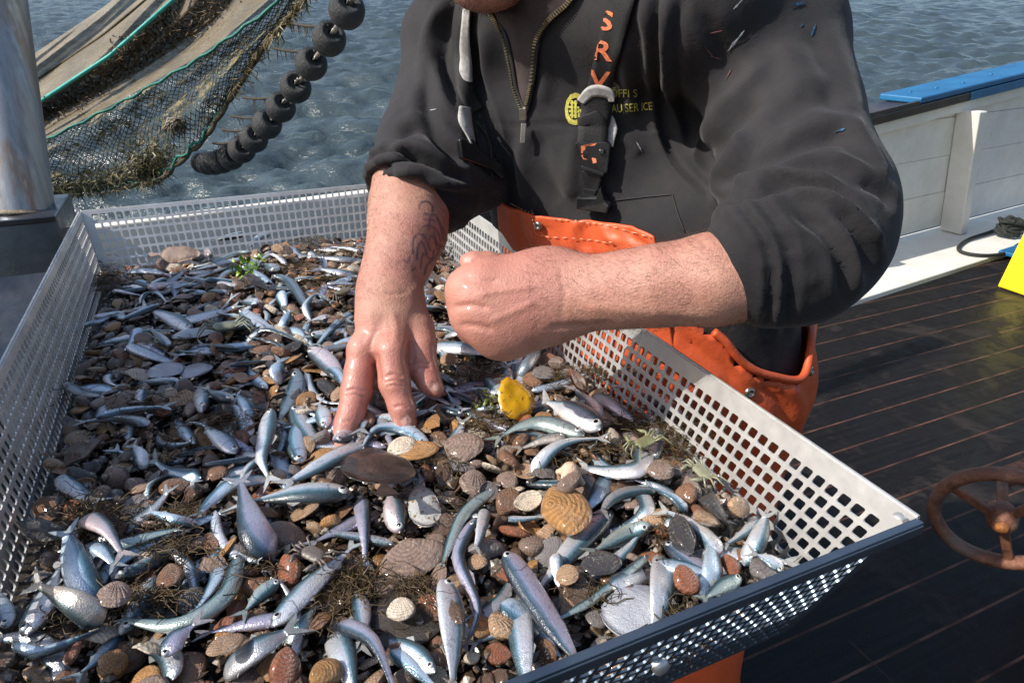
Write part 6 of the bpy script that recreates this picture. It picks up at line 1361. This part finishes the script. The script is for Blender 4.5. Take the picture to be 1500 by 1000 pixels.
        F = [tuple(reversed(f)) for f in F]; V2 = [(x, y, -abs(z) * .5 - .0005) for x, y, z in V]; F2 = [tuple(reversed([i + n for i in f])) for f in F]; b0 = R * N; F2 += [(b0 + i, b0 + (i + 1) % N, n + b0 + (i + 1) % N, n + b0 + i) for i in range(N)]
        m = bpy.data.materials.get(top) or flat_mat(top)
        o = mesh(name, V + V2, F + F2, m); o.location = p; o.rotation_euler = (tilt[0], tilt[1], ang); tag(o, label, 'flatfish')
        if tail:
            mb = MB(); L = a * .62; v = [(-a * .93, -b * .13, 0), (-a * .93, b * .13, 0), (-a * 1.12, -b * .09, 0), (-a * 1.12, b * .09, 0), (-a * 1.12 - L * .7, -b * .32, 0), (-a * 1.12 - L * .8, 0, 0), (-a * 1.12 - L * .7, b * .32, 0)]
            mb.add(v, [(1, 0, 2, 3), (3, 2, 4, 5), (3, 5, 6)]); t = mb.build('tail_fin', m, o, False); md = t.modifiers.new('s', 'SOLIDIFY'); md.thickness = .0012
        OCC.append((p - Vector((math.cos(ang) * a * .5, math.sin(ang) * a * .5, 0)), p + Vector((math.cos(ang) * a * .5, math.sin(ang) * a * .5, 0)), b * .85, 1)); return o
    def flat_mat(nm):
        m = NT(nm)
        if nm == 'flatfish_brown': m.set(col=m.ramp(m.noise(45, 6, .7), [(.35, (.018, .014, .011)), (.6, (.045, .033, .025)), (.75, (.09, .065, .045))]), rough=.34, coat=.45, coatr=.10)
        elif nm == 'flatfish_tan': m.set(col=m.ramp(m.noise(45, 6, .7), [(.35, (.16, .10, .07)), (.65, (.30, .20, .15))]), rough=.3, coat=.6)
        elif nm == 'flatfish_spotted':
            c = m.mix(m.ramp(m.voro(160), [(.22, 1), (.30, 0)]), (.42, .42, .40), (.22, .13, .05)); m.set(col=c, rough=.3, coat=.5)
        else: m.set(col=m.ramp(m.noise(30, 5), [(.3, (.34, .36, .42)), (.7, (.52, .54, .58))]), rough=.3, metal=.15, coat=.5)
        m.bump(m.noise(110, 8, .75), .8, .004); return m.m
    flat(553, 680, 118, 84, 1.9, None, 'flatfish_brown', 'dark brown flatfish lying right below the fingers', .040, True, tilt=(.25, .15))
    flat(592, 902, 118, 84, 2.0, None, 'flatfish_brown', 'muddy dark flatfish under the cream cockle valve at the bottom', .004, False)
    flat(932, 892, 110, 70, .9, None, 'flatfish_pale', 'white underside of a flatfish at the near tray wall', .010, False)
    flat(242, 541, 48, 40, 1.75, None, 'flatfish_pale', 'pale upright flatfish with its tail down, left of the floor patch', .020, True)
    flat(287, 541, 46, 34, .4, None, 'flatfish_pale', 'pale half hidden flatfish touching the upright one', .014, False)
    flat(302, 484, 92, 26, .45, None, 'flatfish_pale', 'long grey flatfish belly lying above the bare floor patch', .010, False)
    flat(620, 738, 96, 36, 1.85, None, 'flatfish_spotted', 'pale flatfish with brown spots below the dark brown flatfish', .016, False)
    flat(264, 372, 56, 22, .1, None, 'flatfish_tan', 'brown flatfish propped against the far tray wall', .018, True, tilt=(.7, 0))
    flat(905, 600, 30, 20, .4, None, 'flatfish_pale', 'small pale flatfish belly behind the pink fish', .004, False)
    # upright pink fish at the far wall
    a = on_heap(309, 372, .055) ; b = on_heap(300, 374, -.01)
    o, L = make_fish(catmull([a + Vector((0, 0, .0)), (a + b) / 2, b], 7), .0105, 'sprat', 1, .6, STY['pink'], (.1, -1, .3)); tag(o, 'pinkish fish standing head up against the far tray wall', 'fish', 'small fish in the catch')
    # leaves
    def leaf(px, py, w, col, label, ang, off=.026, tilt=(.25, .1)):
        p = on_heap(px, py, off); d = (p - cam.location).dot(Vector((0, CP, -SP))); r = w / 2 * d / FPX; V = [(0, 0, 0)]; N = 34
        for k in (1, .66, .33):
            for i in range(N):
                t = 2 * math.pi * i / N; q = r * k * (1 + .06 * math.cos(3 * t + 1) + (.05 * math.sin(13 * t) + .03 * math.sin(7 * t + 2)) * k) ; V.append((math.cos(t) * q, math.sin(t) * q * 1.15, .06 * r * math.sin(3 * t + k * 2) * k))
        F = [(1 + j * N + i, 1 + j * N + (i + 1) % N, 1 + (j + 1) * N + (i + 1) % N, 1 + (j + 1) * N + i) for j in range(2) for i in range(N)] + [(1 + 2 * N + i, 1 + 2 * N + (i + 1) % N, 0) for i in range(N)]
        m = NT('leaf_' + label.split()[0]); c = m.ramp(m.noise(60, 5, .6), [(.3, tuple(x * .7 for x in col)), (.7, col)]); c = m.mix(m.ramp(m.noise(160, 3), [(.60, 0), (.66, .8)]), c, (.16, .07, .012)); m.set(col=c, rough=.3, coat=.5); m.bump(m.noise(90, 4), .4, .002)
        o = mesh('leaf', V, F, m.m); md = o.modifiers.new('s', 'SOLIDIFY'); md.thickness = .0007; o.location = p; o.rotation_euler = (tilt[0], tilt[1], ang); tag(o, label, 'leaf'); OCC.append((p, p + Vector((.001, 0, 0)), r * 1.0, 1))
    leaf(755, 584, 56, (.62, .33, .012), 'bright yellow wet leaf lying on the catch below the fist', .5, .028, (.75, .05)); leaf(848, 557, 36, (.26, .07, .015), 'rust red wet leaf right above the yellow leaf', 1.0, .024, (.7, .2))
    # bright green weed
    rr2 = random.Random(9); gm = NT('sea_lettuce'); gm.set(col=gm.ramp(gm.noise(80, 4), [(.3, (.06, .16, .01)), (.7, (.30, .50, .03))]), rough=.25, coat=.6); gm.bump(gm.noise(200, 3), .5, .002)
    def frond(spots, mat, n, sz, name, label):
        mb = MB()
        for (px, py) in spots:
            for _ in range(n):
                q = on_heap(px + rr2.gauss(0, 6), py + rr2.gauss(0, 4), .022 + rr2.uniform(-.006, .014)); e1 = Vector((rr2.gauss(0, 1), rr2.gauss(0, 1), rr2.gauss(0, .6))).normalized() * sz; e2 = Vector((rr2.gauss(0, 1), rr2.gauss(0, 1), rr2.gauss(0, .6))).normalized() * sz
                G = [[q + e1 * (i - 1) * .6 + e2 * (j - 1) * .6 + Vector((0, 0, rr2.gauss(0, sz * .35))) for i in range(3)] for j in range(3)]; mb.add([v for r_ in G for v in r_], [(j * 3 + i, j * 3 + i + 1, (j + 1) * 3 + i + 1, (j + 1) * 3 + i) for j in range(2) for i in range(2)])
        tag(mb.build(name, mat), label, 'seaweed')
    frond([(346, 392), (356, 386), (366, 380), (362, 398), (378, 378), (356, 404), (371, 392)], gm.m, 7, .007, 'green_weed', 'bright green sea lettuce near the far left of the catch')
    gm2 = simple('moss_weed', (.10, .12, .015), .4, var=.6, scale=80, bump=.4); frond([(712, 590), (720, 584), (706, 594)], gm2, 10, .004, 'moss_weed', 'small clump of mossy green weed left of the yellow leaf')
    # star shaped pale piece
    p = on_heap(835, 688, .034); sm = simple('starfish_skin', (.58, .42, .30), .5, var=.3, scale=120, bump=.8, bd=.002); s = SDF(p - Vector((.04, .04, .02)), p + Vector((.04, .04, .03)), .0013)
    for k in range(5): a = k * 1.2566 + .3; s.cone(p, p + Vector((math.cos(a) * .015 * (1 + .3 * math.sin(k * 2)), math.sin(a) * .015, -.006)), .0060, .0028, .004)
    v, f = s.mesh(); tag(np_mesh('starfish', v, f, sm), 'pale orange starfish resting above the big golden brown shell', 'starfish')
    # crabs
    def crab(px, py, w, col, label, ang, off=.022):
        p = on_heap(px, py, off); d = (p - cam.location).dot(Vector((0, CP, -SP))); r = w / 2 * d / FPX; m = NT('crab_' + label.split()[0] + str(int(px))); m.set(col=m.ramp(m.noise(90, 5, .7), [(.3, tuple(c * .5 for c in col)), (.7, col)]), rough=.35, coat=.5); m.bump(m.noise(200, 5), .7, .002)
        root = empty('crab', p); root.rotation_euler = (0, 0, ang); tag(root, label, 'crab')
        s = SDF((-r * 1.5, -r * 1.3, -r), (r * 1.5, r * 1.3, r), r / 14); s.cone((-r * .45, 0, 0), (r * .45, 0, 0), r * .58, r * .58, r * .2, (0, 0, 1), .5); s.cone((-r * .6, r * .3, 0), (r * .6, r * .3, 0), r * .35, r * .35, r * .2, (0, 0, 1), .5); v, f = s.mesh(); np_mesh('carapace', v, f, m.m, root)
        rr3 = random.Random(int(px))
        for sg in (-1, 1):
            for k in range(4):
                a = (-.7 + k * .42); q0 = Vector((sg * r * .8 * math.cos(a), r * .65 * math.sin(a) * -1, 0)); q1 = q0 + Vector((sg * r * .75, -r * .5 * math.sin(a) + rr3.gauss(0, .1) * r, r * .35)); q2 = q1 + Vector((sg * r * .5, -r * .6 * math.sin(a) - r * .25, -r * .45)); q3 = q2 + Vector((sg * r * .12, -r * .35, -r * .25))
                mb = MB(); mb.tube([q0, q1, q2, q3], [r * .10, r * .09, r * .06, r * .015], 7); mb.build('leg', m.m, root)
            q0 = Vector((sg * r * .6, r * .5, 0)); q1 = q0 + Vector((sg * r * .5, r * .45, r * .1)); q2 = q1 + Vector((-sg * r * .25, r * .5, 0)); mb = MB(); mb.tube([q0, q1, q1.lerp(q2, .5), q2, q2 + Vector((-sg * r * .15, r * .35, 0))], [r * .12, r * .14, r * .22, r * .15, r * .02], 8); mb.tube([q1.lerp(q2, .6), q2 + Vector((sg * r * .12, r * .3, 0))], [r * .1, r * .02], 6); mb.build('claw', m.m, root)
        OCC.append((p, p + Vector((.001, 0, 0)), r * .8, 1))
    crab(945, 648, 34, (.24, .24, .12), 'greenish shore crab among the fish near the right tray wall', .6, .022); crab(460, 810, 38, (.16, .13, .11), 'grey brown crab with thin legs above the silver fish at lower centre', 2.6, .024)
    crab(330, 478, 36, (.20, .22, .15), 'small green grey crab between slender fish at upper left', .3, .022); crab(1030, 690, 34, (.30, .30, .20), 'pale greenish crab with spread legs against the right tray wall', 1.9, .022); crab(502, 428, 26, (.18, .14, .08), 'little brown crab left of the wrist', 1.0, .022)
heroes2()
CNT = scatter(); print('shells', CNT)
def filler_fish():
    rr = random.Random(33); protos = []
    for i, (sty, L, w, turn, col, th) in enumerate([('sprat', .078, .0085, .5, 'silver', .55), ('sprat', .070, .0078, -.7, 'blue', .55), ('eel', .085, .0045, 1.1, 'silver', .8), ('cut', .060, .0085, .4, 'silver', .5), ('tail', .055, .0085, -.6, 'blue', .5), ('cut', .065, .0075, 1.3, 'grey', .5), ('sprat', .062, .0075, .2, 'purple', .6), ('tail', .05, .007, .9, 'white', .6)]):
        sp = []; a = -turn / 2; q = Vector((0, 0, 0)); n = 12
        for k in range(n + 1): sp.append(q.copy()); q = q + Vector((math.cos(a), math.sin(a), 0)) * L / n; a += turn / n
        c = sum(sp, Vector()) / len(sp); sp = [s_ - c for s_ in sp]; o, _ = make_fish(sp, w, sty, 1 if i % 2 else -1, th, STY[col], None, Vector((0, 0, 0))); protos.append((o, sty, col))
    n = 0; tries = 0; first = set()
    while n < 240 and tries < 16000:
        tries += 1; a, b = rr.uniform(.05, TW - .05), rr.uniform(.07, TL - .07); q = FL + U * a + B * b; q.z = heap(q.x, q.y); px, py, d = proj(np.array(q)); px, py = px[0], py[0]
        if px < 0 or py > 1000 or blocked(q, .0, .75) or any((q - p_.lerp(q_, t_)).xy.length < .030 for p_, q_ in HAND for t_ in (0, .5, 1)): continue
        if 0 < len(PITS) and any(math.hypot(q.x - c.x, q.y - c.y) < r_ * .9 for c, r_, h in PITS[:3]): continue
        k = rr.randrange(len(protos)); src, sty, col = protos[k]
        if k in first:
            o = src.copy(); COL.objects.link(o)
            for ch in src.children: c2 = ch.copy(); COL.objects.link(c2); c2.parent = o
        else: o = src; first.add(k)
        o.location = q + Vector((0, 0, rr.uniform(.000, .009))); ang = rr.uniform(0, 6.28); o.rotation_euler = (rr.gauss(0, .28), rr.gauss(0, .16), ang); s_ = rr.uniform(.85, 1.3); o.scale = (s_, s_, s_)
        v = Vector((math.cos(ang), math.sin(ang), 0)) * .02; OCC.append((q - v, q + v, .006, 0)); n += 1
        cn = {'silver': 'silver', 'blue': 'blue-silver', 'purple': 'mauve grey', 'grey': 'dull grey', 'white': 'bright silver-white'}[col]; sn = {'sprat': 'fish', 'eel': 'slender fish', 'cut': 'half-buried fish', 'tail': 'fish tail end'}[sty]
        tag(o, describe(f'small {cn} {sn} wedged among shells', px, py), 'fish', 'small fish in the catch')
    for k, (o, _, _) in enumerate(protos):
        if k not in first:
            for ch in list(o.children): bpy.data.objects.remove(ch)
            bpy.data.objects.remove(o)
filler_fish()
def strands():
    rr = random.Random(40); m1 = simple('brown_strands', (.075, .048, .018), .5, var=.6, scale=90, bump=.2); mb = MB()
    spots = [(455, 352, 34, 9), (430, 385, 40, 10), (470, 410, 40, 16), (500, 370, 40, 8), (700, 545, 40, 10), (820, 552, 30, 10), (880, 540, 26, 10), (925, 545, 20, 8), (950, 620, 30, 14), (1000, 650, 24, 18), (250, 800, 40, 20), (215, 870, 40, 14), (520, 850, 26, 16), (130, 760, 30, 14), (260, 760, 24, 10), (160, 410, 24, 12), (600, 860, 24, 18), (980, 600, 20, 20), (710, 620, 24, 10), (330, 620, 40, 14), (150, 400, 10, 20), (120, 340, 5, 14), (1015, 620, 20, 14)]
    spots += [(rr.uniform(60, 1000), rr.uniform(420, 960), 30, 14) for _ in range(26)]
    for si, (px, py, sx, sy) in enumerate(spots):
        for _ in range(150 if si < 23 else 45):
            x, y = px + rr.gauss(0, sx * .6), py + rr.gauss(0, sy * .6); q = on_heap(x, y, rr.uniform(.002, .020)); a = rr.uniform(0, 6.28); L = rr.uniform(.008, .036); pts = [q]
            for k in range(4): a += rr.gauss(0, .7); q = q + Vector((math.cos(a), math.sin(a), rr.gauss(0, .25))) * L / 4; pts.append(q)
            mb.tube(pts, rr.uniform(.0002, .0006), 3, False)
    tag(mb.build('seaweed_strands', m1), kind='stuff')
strands()
